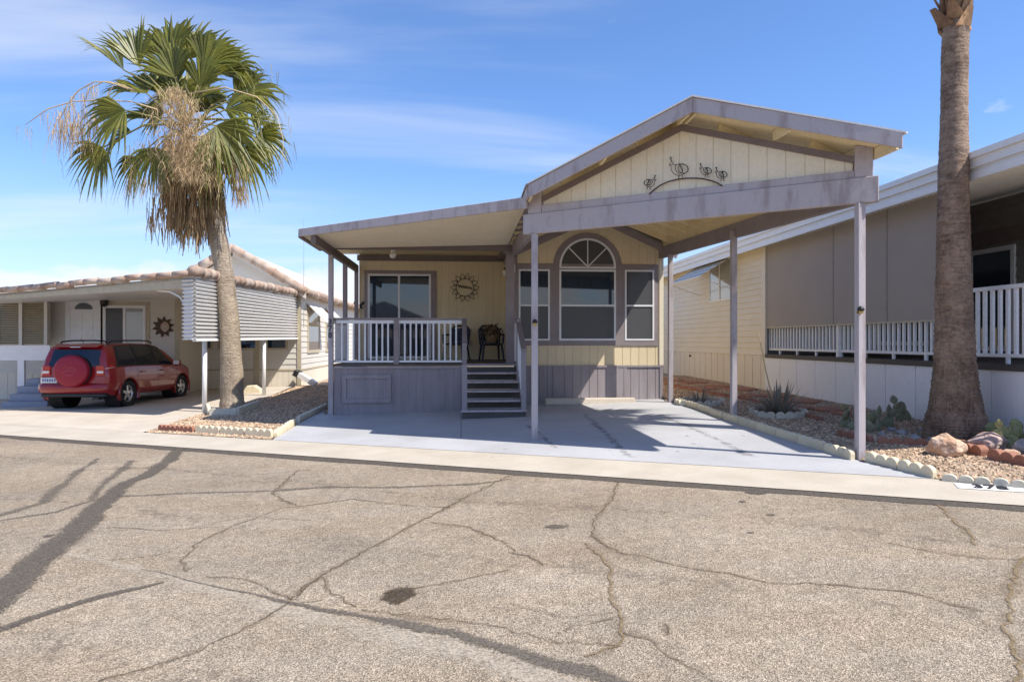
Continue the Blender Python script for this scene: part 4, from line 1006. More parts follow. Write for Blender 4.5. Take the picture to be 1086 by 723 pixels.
c = PX.uv(749, 378); MB().lathe([(.035, 0), (.03, .05)], PX.p(PX.uv(733, 378)[0], zfl - .14, .02), V(-1, 0, 0), 10).build('pipe_cap', 'black_rubber', rh)
w = MB(); w.pbox(PX, -ysA + .1, -7.65, zfl - .06, zfl + .03, -.02, .045); w.build('deck_beam', 'dark_beam_gap', rh)
w = MB(); w.box(XR_, XR_ + 2.6, 7.65, ysA, zfl - .0, zfl + .04); w.build('porch_floor', 'deck_board', rh)
# roof edge: stepped metal fascia with a shallow roof
xo = 7.5
w = MB()
w.hexa([V(xo, 7.3, zfb + .1), V(13, 7.3, zrb + .6), V(13, ysB + .3, zrb + .6), V(xo, ysB + .3, zfb + .1), V(xo, 7.3, zrt), V(13, 7.3, zrt + .9), V(13, ysB + .3, zrt + .9), V(xo, ysB + .3, zrt)]); w.build('roof', 'white_metal', rh)
w = MB(); w.box(xo - .05, xo - .001, 7.3, ysB + .3, zrt - .19, zrt + .02).box(xo - .1, xo - .051, 7.3, ysB + .3, zrt - .06, zrt + .03).box(xo - .02, xo - .001, 7.3, ysB + .3, zfb, zfb + .12); w.build('fascia_strip', 'white_metal', rh)
w = MB()
y = 7.65
while y < ysA: w.hexa([V(xo + .1, y, zfb + .06), V(XR_ + 2.6, y, zrb + .32), V(XR_ + 2.6, y + .05, zrb + .32), V(xo + .1, y + .05, zfb + .06), V(xo + .1, y, zfb + .105), V(XR_ + 2.6, y, zrb + .37), V(XR_ + 2.6, y + .05, zrb + .37), V(xo + .1, y + .05, zfb + .105)]); y += .16
w.build('porch_ceiling', 'white_metal', rh)
w = MB(); w.hexa([V(xo + .01, ysA, zfb + .02), V(XR_, ysA, zrb - .03), V(XR_, ysB, zrb - .03), V(xo + .01, ysB, zfb + .02), V(xo + .01, ysA, zfb + .04), V(XR_, ysA, zrb), V(XR_, ysB, zrb), V(xo + .01, ysB, zfb + .04)]); w.build('soffit', 'cream_vinyl', rh)
# window with hinged striped awning
a, b = PX.uv(753.5, 288), PX.uv(776.5, 320)
zA = Xr(765, 285).z; zB = Xr(754, 321).z
window(rh, PX, a[0], PX.uv(777, 300)[0], zB, zA + .35, .06, None, (a[0] + b[0]) / 2, glass='curtain_glass', o=.05)
aw0, aw1 = PX.uv(743, 290)[0], PX.uv(779, 290)[0]
ztop = Xr(776, 273).z; zlow = ztop - .62
m = MB(); m2 = MB(); n = 9
for i in range(n):
    t0, t1 = i / n, (i + .93) / n
    q = lambda u, t: PX.p(u, ztop + (zlow - ztop) * t, .08 + 1.0 * t)
    (m if i % 2 == 0 else m2).hexa([q(aw0, t0), q(aw1, t0), q(aw1, t1), q(aw0, t1)] + [v + V(-.012, 0, .022) for v in (q(aw0, t0), q(aw1, t0), q(aw1, t1), q(aw0, t1))])
awn = m.build('awning', 'awning_white', rh); m2.build('awning_stripe', 'awning_green', awn)
m = MB()
for u in (aw0 + .05, aw1 - .05): m.bar(PX.p(u, zlow + .0, 1.05), PX.p(u, zlow - .35, .02), .02, .02)
build_each(m, 'awning_arm', 'white_metal', awn)
# screens, rails, posts
yS0, yS1 = ysA - .1, Xr(1001, 330).y
zs_b = CAMZ + .36; 
m = MB(); m.box(XR_ - .012, XR_ - .008, yS1, yS0, zs_b, zrb + .06); m.build('shade_screen', 'shade_screen', rh)
m = MB()
for px in (884, 941): y_ = Xr(px, 300).y; m.box(XR_ - .02, XR_ - .013, y_ - .03, y_ + .03, zs_b, zrb - .04)
build_each(m, 'screen_seam', 'screen_seam', rh)
m = MB(); m.box(XR_ - .03, XR_ + .0, yS1, yS0, zs_b - .03, zs_b); build_each(m, 'screen_hem', 'tan_trim', rh)
ztr = CAMZ + .83
def rrail(ya, yb, nm='porch_rail'):
    m = MB(); m.box(XR_ + .03, XR_ + .1, yb, ya, ztr - .06, ztr).box(XR_ + .04, XR_ + .09, yb, ya, zfl + .14, zfl + .19)
    n = round((ya - yb) / .15)
    for i in range(n + 1):
        y = yb + (ya - yb) * i / n; m.box(XR_ + .045, XR_ + .085, y - .025, y + .025, zfl + (.03 if i % 6 == 0 else .19), ztr - .06)
    m.build(nm, 'white_paint', rh)
ypst = Xr(887, 330).y
rrail(ysA - .1, ypst + .06); rrail(ypst - .06, 7.75)
m = MB(); m.box(XR_ + .02, XR_ + .12, ypst - .05, ypst + .05, zfl, zrb); m.build('porch_post', 'white_paint', rh)
# inner wall of the porch, window, frieze
xi = XR_ + 2.6
PI_ = Pl((xi, 0, 0), (0, -1, 0), (-1, 0, 0))
w = MB(); hsiding(w, PI_, -ysA - .3, -7.4, zfl, zrb + .3, .2, .02); w.quad((XR_, ysA, zfl), (xi, ysA, zfl), (xi, ysA, zrb), (XR_, ysA, zrb)); w.build('porch_shade_wall', 'porch_shade_wall', rh)
window(rh, PI_, PI_.uv(1030, 280)[0], PI_.uv(1078, 280)[0], CAMZ - .2, PI_.uv(1060, 262)[1], .09, o=.05, name='porch_window')
window(rh, PI_, PI_.uv(930, 280)[0], PI_.uv(985, 280)[0], CAMZ - .1, CAMZ + 1.5, .09, o=.05, name='porch_window')
m = MB(); m.pbox(PI_, PI_.uv(1020, 280)[0], -8, PI_.uv(1060, 258)[1], PI_.uv(1060, 243)[1], .0, .05); m.build('frieze_board', 'brown_trim', rh)
w = MB(); w.box(xi + .1, xi + .2, 7.4, ysB, gz(10, 8) - .3, zrb + .3); w.build('inner_wall', 'cream_vinyl', rh)

# ------------------------------------------------------------------ left neighbour home
XL = -5.9
lh = thing('neighbour_home', (-8.5, 26, gz(-8.5, 26)), 'pale sided home with tiled gable behind the red car', 'house')
YW = 24.8; YV = 22.6
PW = Pl((0, YW, 0), (1, 0, 0), (0, -1, 0)); PVl = Pl((0, YV, 0), (1, 0, 0), (0, -1, 0))
xc0 = PW.uv(319, 380)[0]; xc1 = PVl.uv(190, 380)[0]
zsk = PW.uv(300, 392)[1]
apx = PW.uv(250, 269); eave = PW.uv(319, 308)
def zgab(u): return eave[1] + (apx[1] - eave[1]) * (1 - min(1, abs(u - apx[0]) / (xc0 - apx[0])))
w = MB(); hsiding(w, PW, xc1 - .5, xc0, zsk, eave[1], .2, .02)
w.prism([PW.p(xc1 - .5, eave[1], 0), PW.p(xc0, eave[1], 0), PW.p(apx[0], apx[1], 0), PW.p(2 * apx[0] - xc0, eave[1], 0)], V(0, .1, 0))
PSd = Pl((xc0, 0, 0), (0, 1, 0), (1, 0, 0))
hsiding(w, PSd, YW, YW + 16, zsk, eave[1], .2, .02); w.build('wall', 'grey_vinyl', lh)
w = MB(); vsiding(w, PW, xc1 - .5, xc0, lambda u: gz(u, YW) - .1, zsk, .2, off=.01); vsiding(w, PSd, YW, YW + 16, lambda u: gz(xc0, u) - .1, zsk, .4, off=.01); w.build('skirt', 'cream_skirt', lh)
w = MB(); w.pbox(PW, xc0 - .12, xc0 + .02, gz(xc0, YW) - .1, eave[1], 0, .04).pbox(PW, xc1 - .5, xc0, zsk - .03, zsk + .03, 0, .03)
for px in (194, 272): u = PW.uv(px, 400)[0]; w.pbox(PW, u - .1, u + .1, gz(u, YW), eave[1], 0, .025)
build_each(w, 'wall_trim', 'tan_trim', lh)
w = MB(); w.hexa([V(xc0, YW - .02, zsk - .03), V(xc0 + .03, YW - .02, zsk - .03), V(xc0 + .03, YW + 16, zsk - .03), V(xc0, YW + 16, zsk - .03), V(xc0, YW - .02, zsk + .03), V(xc0 + .03, YW - .02, zsk + .03), V(xc0 + .03, YW + 16, zsk + .03), V(xc0, YW + 16, zsk + .03)]); build_each(w, 'wall_trim', 'tan_trim', lh)
w = MB(); hsiding(w, PVl, -19, xc1, zsk, CAMZ + 1.6, .13, .016); w.quad((xc1, YV, gz(xc1, YV) - .1), (xc1, YW, gz(xc1, YW) - .1), (xc1, YW, CAMZ + 1.6), (xc1, YV, CAMZ + 1.6)); w.build('wall', 'grey_vinyl', lh)
w = MB(); vsiding(w, PVl, -19, xc1, lambda u: gz(u, YV) - .1, zsk, .25, off=.006); w.build('skirt', 'cream_skirt', lh)
w = MB(); w.pbox(PVl, xc1 - .12, xc1 + .02, gz(xc1, YV) - .1, CAMZ + 1.5, 0, .04).pbox(PVl, PVl.uv(98, 330)[0], PVl.uv(104, 330)[0] + .15, zsk, CAMZ + 1.3, 0, .03); build_each(w, 'wall_trim', 'tan_trim', lh)
# windows under the awning
for a, b in ((202, 226), (231, 250), (254, 273), (282, 305)):
    window(lh, PW, PW.uv(a, 360)[0], PW.uv(b, 360)[0], PW.uv(250, 371)[1], PW.uv(250, 335)[1], .07, mat='tan_trim', o=.04)
for a, b in ((325.5, 338), (345, 350)):
    u0_, u1_ = PSd.uv(a, 350)[0], PSd.uv(b, 350)[0]; u1_ = min(u1_, u0_ + 2.2)
    z0_, z1_ = PSd.uv(332, 374)[1], PSd.uv(332, 326)[1]
    window(lh, PSd, u0_, u1_, z0_, z1_, .12, (z0_ + z1_) / 2 + .2, mat='tan_trim', o=.05)
    m = MB(); m.hexa([PSd.p(u0_ - .1, z1_ + .05, .06), PSd.p(u1_ + .1, z1_ + .05, .06), PSd.p(u1_ + .1, z1_ - .6, .7), PSd.p(u0_ - .1, z1_ - .6, .7), PSd.p(u0_ - .1, z1_ + .09, .06), PSd.p(u1_ + .1, z1_ + .09, .06), PSd.p(u1_ + .1, z1_ - .56, .7), PSd.p(u0_ - .1, z1_ - .56, .7)]); m.build('window_awning', 'white_metal', lh)
# door and slider in the carport wall
d0, d1 = PVl.uv(75, 350)[0], PVl.uv(104, 350)[0]; dz = PVl.uv(90, 317)[1]
m = MB(); m.pbox(PVl, d0, d1, zsk, dz, 0, .04)
for i in range(2):
    for j in range(2):
        u = d0 + (d1 - d0) * (.16 + .4 * i); m.pbox(PVl, u, u + (d1 - d0) * .28, dz - 1.0 - j * .75, dz - .5 - j * .62, .04, .052)
dr_ = m.build('door', 'white_paint', lh)
cxd = (d0 + d1) / 2; zfan = PVl.uv(90, 328)[1]; rr = (d1 - d0) * .33
m = MB(); m.prism([PVl.p(cxd + rr * math.cos(math.pi * i / 14), zfan + rr * .75 * math.sin(math.pi * i / 14), .041) for i in range(15)], PVl.n * .012); m.build('fanlight', 'window_glass', dr_)
m = MB(); m.pbox(PVl, d0 - .14, d0 - .002, zsk, dz + .1, 0, .05).pbox(PVl, d1 + .002, d1 + .1, zsk, dz + .1, 0, .05); m.build('door_frame', 'white_paint', lh)
s0, s1 = PVl.uv(110, 350)[0], PVl.uv(155, 350)[0]; sz = PVl.uv(130, 324)[1]
window(lh, PVl, s0, s1, zsk, sz, .08, None, (s0 + s1) / 2, glass='screen_glass', lower='curtain_glass', name='sliding_door', o=.05)
m = MB(); m.pbox(PVl, s0 - .14, s0 - .003, zsk, sz + .12, 0, .03).pbox(PVl, s1 + .003, s1 + .12, zsk, sz + .12, 0, .03).pbox(PVl, s0 - .003, s1 + .003, sz + .003, sz + .12, 0, .03); m.build('door_trim', 'tan_trim', lh)
# louvred screen panels left
u0_, u1_ = PVl.uv(-30, 330)[0], PVl.uv(61, 330)[0]
m = MB(); zt_, zb__ = PVl.uv(30, 318)[1], PVl.uv(30, 365)[1]
k = 20
for i in range(k): z = zb__ + (zt_ - zb__) * i / k; m.hexa([PVl.p(u0_, z, .5), PVl.p(u1_, z, .5), PVl.p(u1_, z + .05, .42), PVl.p(u0_, z + .05, .42), PVl.p(u0_, z + .012, .5), PVl.p(u1_, z + .012, .5), PVl.p(u1_, z + .062, .42), PVl.p(u0_, z + .062, .42)])
m.pbox(PVl, u0_, u1_, zb__, zt_, .36, .38)
lv = m.build('louvre_panel', 'tan_trim', lh)
m = MB()
for px in (8, 33, 59): u = PVl.uv(px, 330)[0]; m.pbox(PVl, u - .05, u + .05, zb__ - .05, zt_ + .05, .38, .53)
build_each(m, 'louvre_frame', 'grey_vinyl', lv)
# tiled gable roof with pale rake
m = MB(); xe = xc0 + .25; ze = zgab(xc0) - .12
xA, zA = apx[0], apx[1] + .1
for sx, ex in ((1, xe), (-1, 2 * xA - xe)):
    lo = [V(xA, YW - .3, zA), V(ex, YW - .3, ze), V(ex, YW + 16, ze), V(xA, YW + 16, zA)]
    m.hexa(lo + [v + UP * .1 for v in lo])
m.build('roof', 'roof_pale', lh)
m = MB(); prof = []
def rolls(m, a, b, r, ln, mat=None):
    a = V(*a); b = V(*b); L = (b - a).length; n = max(1, round(L / ln)); d = (b - a) / n
    for i in range(n):
        p, q = a + d * i, a + d * (i + 1.1)
        j = V(0, 0, random.uniform(-.02, .02)); m.tube([p + j, q + j], [r * 1.03, r * .94], 14)
    return m
rolls(m, (xe, YW - .32, ze + .06), (xA, YW - .32, zA + .06), .15, .45); rolls(m, (2 * xA - xe, YW - .32, ze + .06), (xA, YW - .32, zA + .06), .15, .45); rolls(m, (xe, YW - .2, ze + .06), (xe, YW + 16, ze + .06), .13, .45)
m.build('ridge_tiles', 'tile_pink', lh, True)
m = MB(); m.prism([PW.p(xA, zA - .03, .32), PW.p(xe, ze - .03, .32), PW.p(xe, ze - .2, .32), PW.p(xA, zA - .2, .32)], PW.n * -.04); m.build('rake_board', 'grey_vinyl', lh)
c = PW.uv(321, 312); an = thing('antenna_mast', PW.p(c[0] + .06, c[1], .05), 'thin antenna mast at the corner of the left house roof', 'antenna')
MB().tube([PW.p(c[0] + .06, c[1] - 1.2, .1), PW.p(c[0] + .06, PW.uv(321, 233)[1], .1)], [.012, .006], 6).build('mast', 'silver', an)
# carport of the left home
lc = thing('carport', (XL, 15.2, gz(XL, 15.2)), 'pale carport edged with pink roll tiles over the red car', 'carport')
PLf = Pl((onX(204, 300, XL).x, onX(204, 300, XL).y, 0), SD.to_3d(), SN.to_3d())
cr = PLf.O
def PLq(px, py): return PLf.uv(px, py)
uL = PLq(-60, 320)[0]
z1a, z1b = PLq(204, 293)[1], PLq(2, 311)[1]; z0a, z0b = PLq(204, 305)[1], PLq(2, 317)[1]
uR2 = PLq(2, 311)[0]
def zl_(u, a, b): return a + (b - a) * u / uR2
m = MB(); q = [PLf.p(uL, zl_(uL, z0a, z0b), 0), PLf.p(0, z0a, 0), PLf.p(0, z0a, -.05), PLf.p(uL, zl_(uL, z0a, z0b), -.05), PLf.p(uL, zl_(uL, z1a, z1b), 0), PLf.p(0, z1a, 0), PLf.p(0, z1a, -.05), PLf.p(uL, zl_(uL, z1a, z1b), -.05)]
m.hexa(q); build_each(m, 'fascia_board', 'tan_trim', lc)
m = MB(); q = [PLf.p(uL, zl_(uL, z1a, z1b) - .06, 0), PLf.p(0, z1a - .06, 0), V(XL, YW, z1a + .08), V(PLf.p(uL, 0).x, YW + 1.5, z1b + .02)]; m.hexa(q + [v + UP * .05 for v in q]); m.build('roof_panel', 'white_metal', lc)
m = MB(); rolls(m, PLf.p(0, z1a + .08, .06), PLf.p(uL, zl_(uL, z1a, z1b) + .05, .06), .075, .5)
yEnd = onX(318, 318, XL).y
zE = onX(318, 312, XL).z
rolls(m, (XL + .05, PLf.O.y - .1, z1a + .1), (XL + .05, yEnd, zE), .125, .42); m.build('roll_tiles', 'tile_pink', lc, True)
# corrugated side awning
zc1a, zc0a = z1a - .0, onX(204, 360, XL).z; zc1b, zc0b = zE - .1, onX(318, 358.5, XL).z
m = MB(); k = 16; k0 = len(m.v); rowsz = []
for i in range(k * 4 + 1):
    t_ = i / (k * 4); off = .045 * math.cos(2 * math.pi * i / 4)
    m.v += [V(XL + off + .05, cr.y - .02, zc0a + (zc1a - zc0a) * t_), V(XL + off + .05, yEnd, zc0b + (zc1b - zc0b) * t_)]
for i in range(k * 4): m.f.append((k0 + 2 * i, k0 + 2 * i + 1, k0 + 2 * i + 3, k0 + 2 * i + 2))
m.build('corrugated_awning', 'white_metal', lc, True)
m = MB(); m.box(XL - .02, XL + .1, cr.y, yEnd, zc0a - .05, zc0a - .005) if False else m.hexa([V(XL - .0, cr.y, zc0a - .04), V(XL + .1, cr.y, zc0a - .04), V(XL + .1, yEnd, zc0b - .04), V(XL, yEnd, zc0b - .04), V(XL - .0, cr.y, zc0a), V(XL + .1, cr.y, zc0a), V(XL + .1, yEnd, zc0b), V(XL, yEnd, zc0b)]); m.build('awning_rail', 'white_metal', lc)
# return of the awning on the street side
m = MB(); k0 = 0
for i in range(k * 4 + 1):
    t_ = i / (k * 4); off = .045 * math.cos(2 * math.pi * i / 4); z = zc0a + (zc1a - zc0a) * t_
    m.v += [PLf.p(-.28, z, off), PLf.p(.06, z, off)]
for i in range(k * 4): m.f.append((2 * i, 2 * i + 1, 2 * i + 3, 2 * i + 2))
m.build('corrugated_awning', 'white_metal', lc, True)
for (px, py, zt) in ((217, 437, zc0a), (280, 419.5, zc0b)):
    g = onG(px, py); MB().lathe([(.055, gz(g.x, g.y)), (.055, max(zt, 1.62))], (g.x, g.y, 0), UP, 12).build('post', 'white_metal', lc, True)
g = onG(8, 420); MB().lathe([(.07, gz(g.x, g.y)), (.07, PLq(8, 318)[1])], (g.x, g.y, 0), UP, 12).build('post', 'white_metal', lc, True)
m = MB(); m.tube([PLf.p(-.35, z0a - .35, -.1), PLf.p(-.5, z0a - .18, -.1), PLf.p(-.8, z0a - .06, -.1), PLf.p(-1.2, z0a - .02, -.1)], .02, 6); m.build('brace', 'white_metal', lc)
# white ramp panel and steps
PR = Pl((0, YV - 2.4, 0), (1, 0, 0), (0, -1, 0))
rp = thing('entry_steps', (PR.uv(30, 400)[0], YV - 2.4, gz(-13, 20)), 'grey steps with a white solid rail at the far left', 'steps')
a0, a1 = PR.uv(-40, 370)[0], PR.uv(53, 370)[0]
MB().pbox(PR, a0, a1, PR.uv(30, 382)[1], PR.uv(30, 366)[1], -.06, 0).build('rail_panel', 'white_paint', rp)
for px in (-10, 22): u = PR.uv(px, 390)[0]; MB().pbox(PR, u - .09, u + .09, gz(u, PR.O.y), PR.uv(30, 382)[1], -.09, -.0).build('rail_post', 'white_paint', rp)
sxs = ((1, 427, 419, 46), (10, 419, 411, 44), (18, 411, 403, 40), (28, 403, 395, 38))
for i, (pa, p0, p1, pb_) in enumerate(sxs):
    yy = PR.O.y - .9 + i * .28; Pi = Pl((0, yy, 0), (1, 0, 0), (0, -1, 0)); z1_ = gz(-13, yy) + .19 * (i + 1)
    MB().pbox(Pi, Pi.uv(pa, 400)[0], Pi.uv(pb_ + 4, 400)[0], gz(-13, yy) - .3 if i == 0 else z1_ - .19, z1_, -1.2, 0).build('step', 'steps_grey', rp)
# sun-and-moon ornament, porch lamp
c = PVl.p(*PVl.uv(173.5, 346.5), .04); so2 = thing('sun_ornament', c, 'dark rusty sun and moon plaque on the left carport wall', 'wall art')
rs = 11.5 * YV / FPX
def star(n_, r0_, r1_): return [c + V(math.cos(math.pi * i / n_ + .2), 0, math.sin(math.pi * i / n_ + .2)) * (r1_ if i % 2 == 0 else r0_) for i in range(2 * n_)]
m = MB(); st = star(10, rs * .62, rs); k0 = len(m.v); m.v += [c + V(0, -.03, 0)] + st; m.f += [(k0, k0 + 1 + i, k0 + 1 + (i + 1) % 20) for i in range(20)]; m.build('sun_plate', 'rust_metal', so2)
m = MB(); arc = [(math.cos(a), math.sin(a)) for a in [math.pi * (-.5 + i / 12) for i in range(13)]]
m.prism([c + V(x * rs * .5 + .03, -.045, y_ * rs * .5) for x, y_ in arc] + [c + V(-x * rs * .05 + .08 - .12 * (1 - y_ * y_), -.045, y_ * rs * .5) for x, y_ in arc[::-1][1:-1]], V(0, -.012, 0)); m.build('moon_face', 'tile_pink', so2)
c = PVl.p(*PVl.uv(112, 320), .1); la = thing('wall_lantern', c, 'black wall lantern above the left home slider', 'lamp'); MB().lathe([(.05, -.16), (.11, -.1), (.12, .06), (.05, .16)], c, UP, 8).build('lantern_body', 'dark_metal', la); MB().bar(c, c + V(0, .1, 0), .08, .12).build('bracket', 'dark_metal', la)
c = onG(322, 410); c = PW.p(PW.uv(324, 405)[0], gz(xc0, YW) + .2, .35); ds_ = thing('downspout_elbow', c, 'white tilted gutter spout leaning by the left home corner', 'gutter spout')
MB().bar(c + V(-.2, 0, .28), c + V(.45, -.1, -.12), .3, .16).build('spout', 'white_metal', ds_); MB().bar(c + V(-.28, .03, .3), c + V(-.12, .0, .22), .34, .2).build('spout_mouth', 'black_rubber', ds_)
g = onG(268, 418); g.y = 22.2; bp_ = thing('stepping_block', (onY(268, 417, 22.2).x, 22.2, gz(-7, 22.2)), 'small pale concrete block beside the left carport rear post', 'block'); x_ = bp_.location.x
MB().prism([V(x_ - .3, 22, gz(x_, 22)), V(x_ + .32, 22, gz(x_, 22)), V(x_ + .28, 22, gz(x_, 22) + .12), V(x_ + .1, 22, gz(x_, 22) + .25), V(x_ - .15, 22, gz(x_, 22) + .24), V(x_ - .28, 22, gz(x_, 22) + .1)], V(0, .3, 0)).build('block', 'cream_block', bp_, bevel=.02)
# far wall seen between the homes
fw_ = thing('garden_wall', (5.9, 30, gz(6, 30)), 'plain tan wall closing the gap between the two homes', 'wall')
m = MB(); m.box(3.0, 9, 30, 30.2, gz(6, 30) - .1, CAMZ + 1.1).box(2.95, 9.05, 29.95, 30.25, CAMZ + 1.1, CAMZ + 1.18); m.build('wall', 'cream_vinyl', fw_)

# ------------------------------------------------------------------ homes across the street (seen in the window panes)
def far_home(t0, t1, dist, wallm, label, ridge):
    o_ = ra + SD * t0 + SN * dist; P_ = Pl((o_.x, o_.y, 0), SD.to_3d(), -SN.to_3d()); L_ = t1 - t0; zg = -.6
    h_ = thing('house', (o_.x, o_.y, zg), label, 'house'); m = MB(); m.pbox(P_, 0, L_, zg, 2.6, -9, 0); m.build('wall', wallm, h_)
    m = MB(); m.prism([P_.p(-.5, 2.61, .7), P_.p(L_ / 2, ridge, .7), P_.p(L_ + .5, 2.61, .7)], P_.n * -10); m.build('roof', 'roof_grey', h_)
    for a in (.15, .45, .72): window(h_, P_, L_ * a, L_ * a + 1.6, .5, 1.9, .08, None, L_ * a + .8)
    m = MB(); m.pbox(P_, L_ * .3, L_ * .3 + .95, zg, 1.6, 0, .05); m.build('door', 'white_paint', h_)
far_home(-2, 7, 21, 'tan_trim', 'tan gabled home across the street mirrored in the windows', 4.6)
far_home(10, 19, 21.5, 'cream_skirt', 'cream gabled home across the street to the right', 4.4)
# ------------------------------------------------------------------ red car
def build_car():
    pr = onG(138, 431); pf = onG(193, 419.3)
    hd = V(pf.x - pr.x, pf.y - pr.y, 0); print('car wheelbase', hd.length, tuple(hd.normalized()), tuple(pr), tuple(pf))
    hd = (FW + RT * .02).normalized()
    ang = math.atan2(hd.y, hd.x)
    WB = 2.66; HW = .905
    # right rear wheel at local (-WB/2, -0.79)
    lt = V(-hd.y, hd.x, 0)
    ctr = V(pr.x, pr.y, 0) + hd * (WB / 2 * 1.04) + lt * 1.0
    car = thing('parked_car', (0, 0, 0), 'red sport utility vehicle with covered spare wheel under the left carport', 'car')
    H = 1.66
    def lerp(tab, x):
        if x < -1.33: x = -1.33 + (x + 1.33) / 1.0
        for (a, ya), (b, yb) in zip(tab, tab[1:]):
            if x <= b: t = (x - a) / (b - a); t = max(0, min(1, t)); t = t * t * (3 - 2 * t) * .35 + t * .65; return ya + (yb - ya) * t
        return tab[-1][1]
    top = [(-2.06, 1.04), (-2.045, 1.1), (-1.99, 1.3), (-1.9, 1.53), (-1.82, 1.605), (-1.6, 1.645), (-.8, 1.67), (0, 1.655), (.4, 1.6), (.65, 1.5), (1.0, 1.25), (1.22, 1.1), (1.5, 1.06), (1.9, .98), (2.1, .88), (2.2, .7)]
    belt = [(-2.06, 1.02), (-1.9, 1.05), (-1.0, 1.06), (0, 1.04), (1.0, 1.02), (1.3, 1.0), (1.9, .9), (2.2, .68)]
    wid = [(-2.06, .74), (-2.0, .82), (-1.85, .88), (-1.5, .905), (0, .905), (1.3, .9), (1.8, .85), (2.05, .75), (2.2, .6)]
    roofw = [(-2.06, .72), (-1.9, .68), (-1.6, .66), (0, .67), (.5, .66), (1.1, .74), (1.3, .8), (2.2, .6)]
    sill = [(-2.06, .42), (-1.9, .33), (0, .3), (1.9, .3), (2.2, .36)]
    def sect(x):
        zt, zb, w, rw, zs = lerp(top, x), min(lerp(belt, x), lerp(top, x) - .02), lerp(wid, x), lerp(roofw, x), lerp(sill, x)
        gh = max(0, zt - zb)
        pts = [(w * .93, zs), (w * .985, zs + .1), (w * 1.0, zs + (zb - zs) * .5), (w * .995, zs + (zb - zs) * .72), (w * .965, zb - .015), (w * .945, zb)]
        f = min(1, gh / .45)
        rwx = min(rw, w * .95) * f + (w * .86) * (1 - f)
        wb = w * .945
        for t in (.15, .4, .65, .85): pts.append((wb + (rwx - wb) * (t ** 1.15), zb + (gh - .05 * f) * t * .97))
        pts.append((rwx - .012, zb + gh - .045 * f)); pts.append((rwx - .06, zb + gh - .018 * f)); pts.append((rwx * .6, zb + gh - .003)); pts.append((0, zb + gh))
        return pts
    xs = [-2.06, -2.05, -2.03, -2.0, -1.96, -1.92, -1.88, -1.84] + [-1.8 + .05 * i for i in range(0, 77)] + [2.06, 2.1, 2.14, 2.17, 2.2]
    mb = MB(); NP = len(sect(0)); idx = {}
    ZL = [None] * NP
    # refined side rows
    def row(x):
        p = sect(x); out = []
        for i in range(len(p) - 1):
            nsub = 4 if i < 3 else 1
            for k in range(nsub): t = k / nsub; out.append((p[i][0] + (p[i + 1][0] - p[i][0]) * t, p[i][1] + (p[i + 1][1] - p[i][1]) * t))
        out.append(p[-1]); return out
    rows_ = [row(x) for x in xs]; NR = len(rows_[0])
    ax = (-WB / 2, WB / 2); RA = .405; ZW = .345
    def snap(x, z):
        for a in ax:
            d = math.hypot(x - a, z - ZW)
            if d < RA * 1.07 and z < ZW + RA + .05:
                if d < 1e-4: return x, z, True
                if d > RA * .84: return a + (x - a) * RA / d, ZW + (z - ZW) * RA / d, False
                return x, z, True
        return x, z, False
    for s in (1, -1):
        g = []
        for i, x in enumerate(xs):
            col_ = []
            for j, (w, z) in enumerate(rows_[i]):
                xx, zz, ins = snap(x, z) if j < 13 else (x, z, False)
                mb.v.append(V(xx, s * w, zz)); col_.append((len(mb.v) - 1, ins))
            g.append(col_)
        for i in range(len(xs) - 1):
            for j in range(NR - 1):
                c4 = [g[i][j], g[i + 1][j], g[i + 1][j + 1], g[i][j + 1]]
                if any(c[1] for c in c4): continue
                mb.f.append(tuple(c[0] for c in c4))
        for e in (0, -1):
            k = len(mb.v); mb.v.append(V(xs[e], 0, rows_[e][0][1])); mb.f.append(tuple([c[0] for c in g[e]] + [k]))
    bm = bmesh.new(); 
    body = mb.build('body', 'red_paint', car, True)
    md = body.modifiers.new('weld', 'WELD'); md.merge_threshold = .0015
    try:
        md2 = body.modifiers.new('es', 'EDGE_SPLIT'); md2.split_angle = R(38)
    except Exception: pass
    # surface patches
    def sp(x, v, s, off):
        p = sect(x); q = sect(x + .02)
        L = [0]
        for a, b in zip(p, p[1:]): L.append(L[-1] + math.hypot(a[0] - b[0], a[1] - b[1]))
        def at(pp, v):
            i = min(int(v), len(pp) - 2); t = v - i; return V(0, pp[i][0] + (pp[i + 1][0] - pp[i][0]) * t, pp[i][1] + (pp[i + 1][1] - pp[i][1]) * t)
        a = at(p, v); b = at(q, v); c = at(p, min(v + .05, NP - 1.001)); c0 = at(p, max(v - .05, 0))
        n = V(.02, b.y - a.y, b.z - a.z).cross(V(0, c.y - c0.y, c.z - c0.z)).normalized()
        if n.y < 0 and v < 11: n = -n
        if v >= 11 and n.z < 0: n = -n
        r = V(x, a.y, a.z) + n * off
        return V(r.x, r.y * s, r.z)
    def patch(name, mat, x0f, x1f, v0, v1, s, off=.006, nx=10, nv=6, parent=car):
        m = MB()
        for j in range(nv + 1):
            v = v0 + (v1 - v0) * j / nv; t = j / nv
            for i in range(nx + 1): m.v.append(sp(x0f(t) + (x1f(t) - x0f(t)) * i / nx, v, s, off))
        for j in range(nv):
            for i in range(nx): k = j * (nx + 1) + i; m.f.append((k, k + 1, k + nx + 2, k + nx + 1))
        return m.build(name, mat, parent, True)
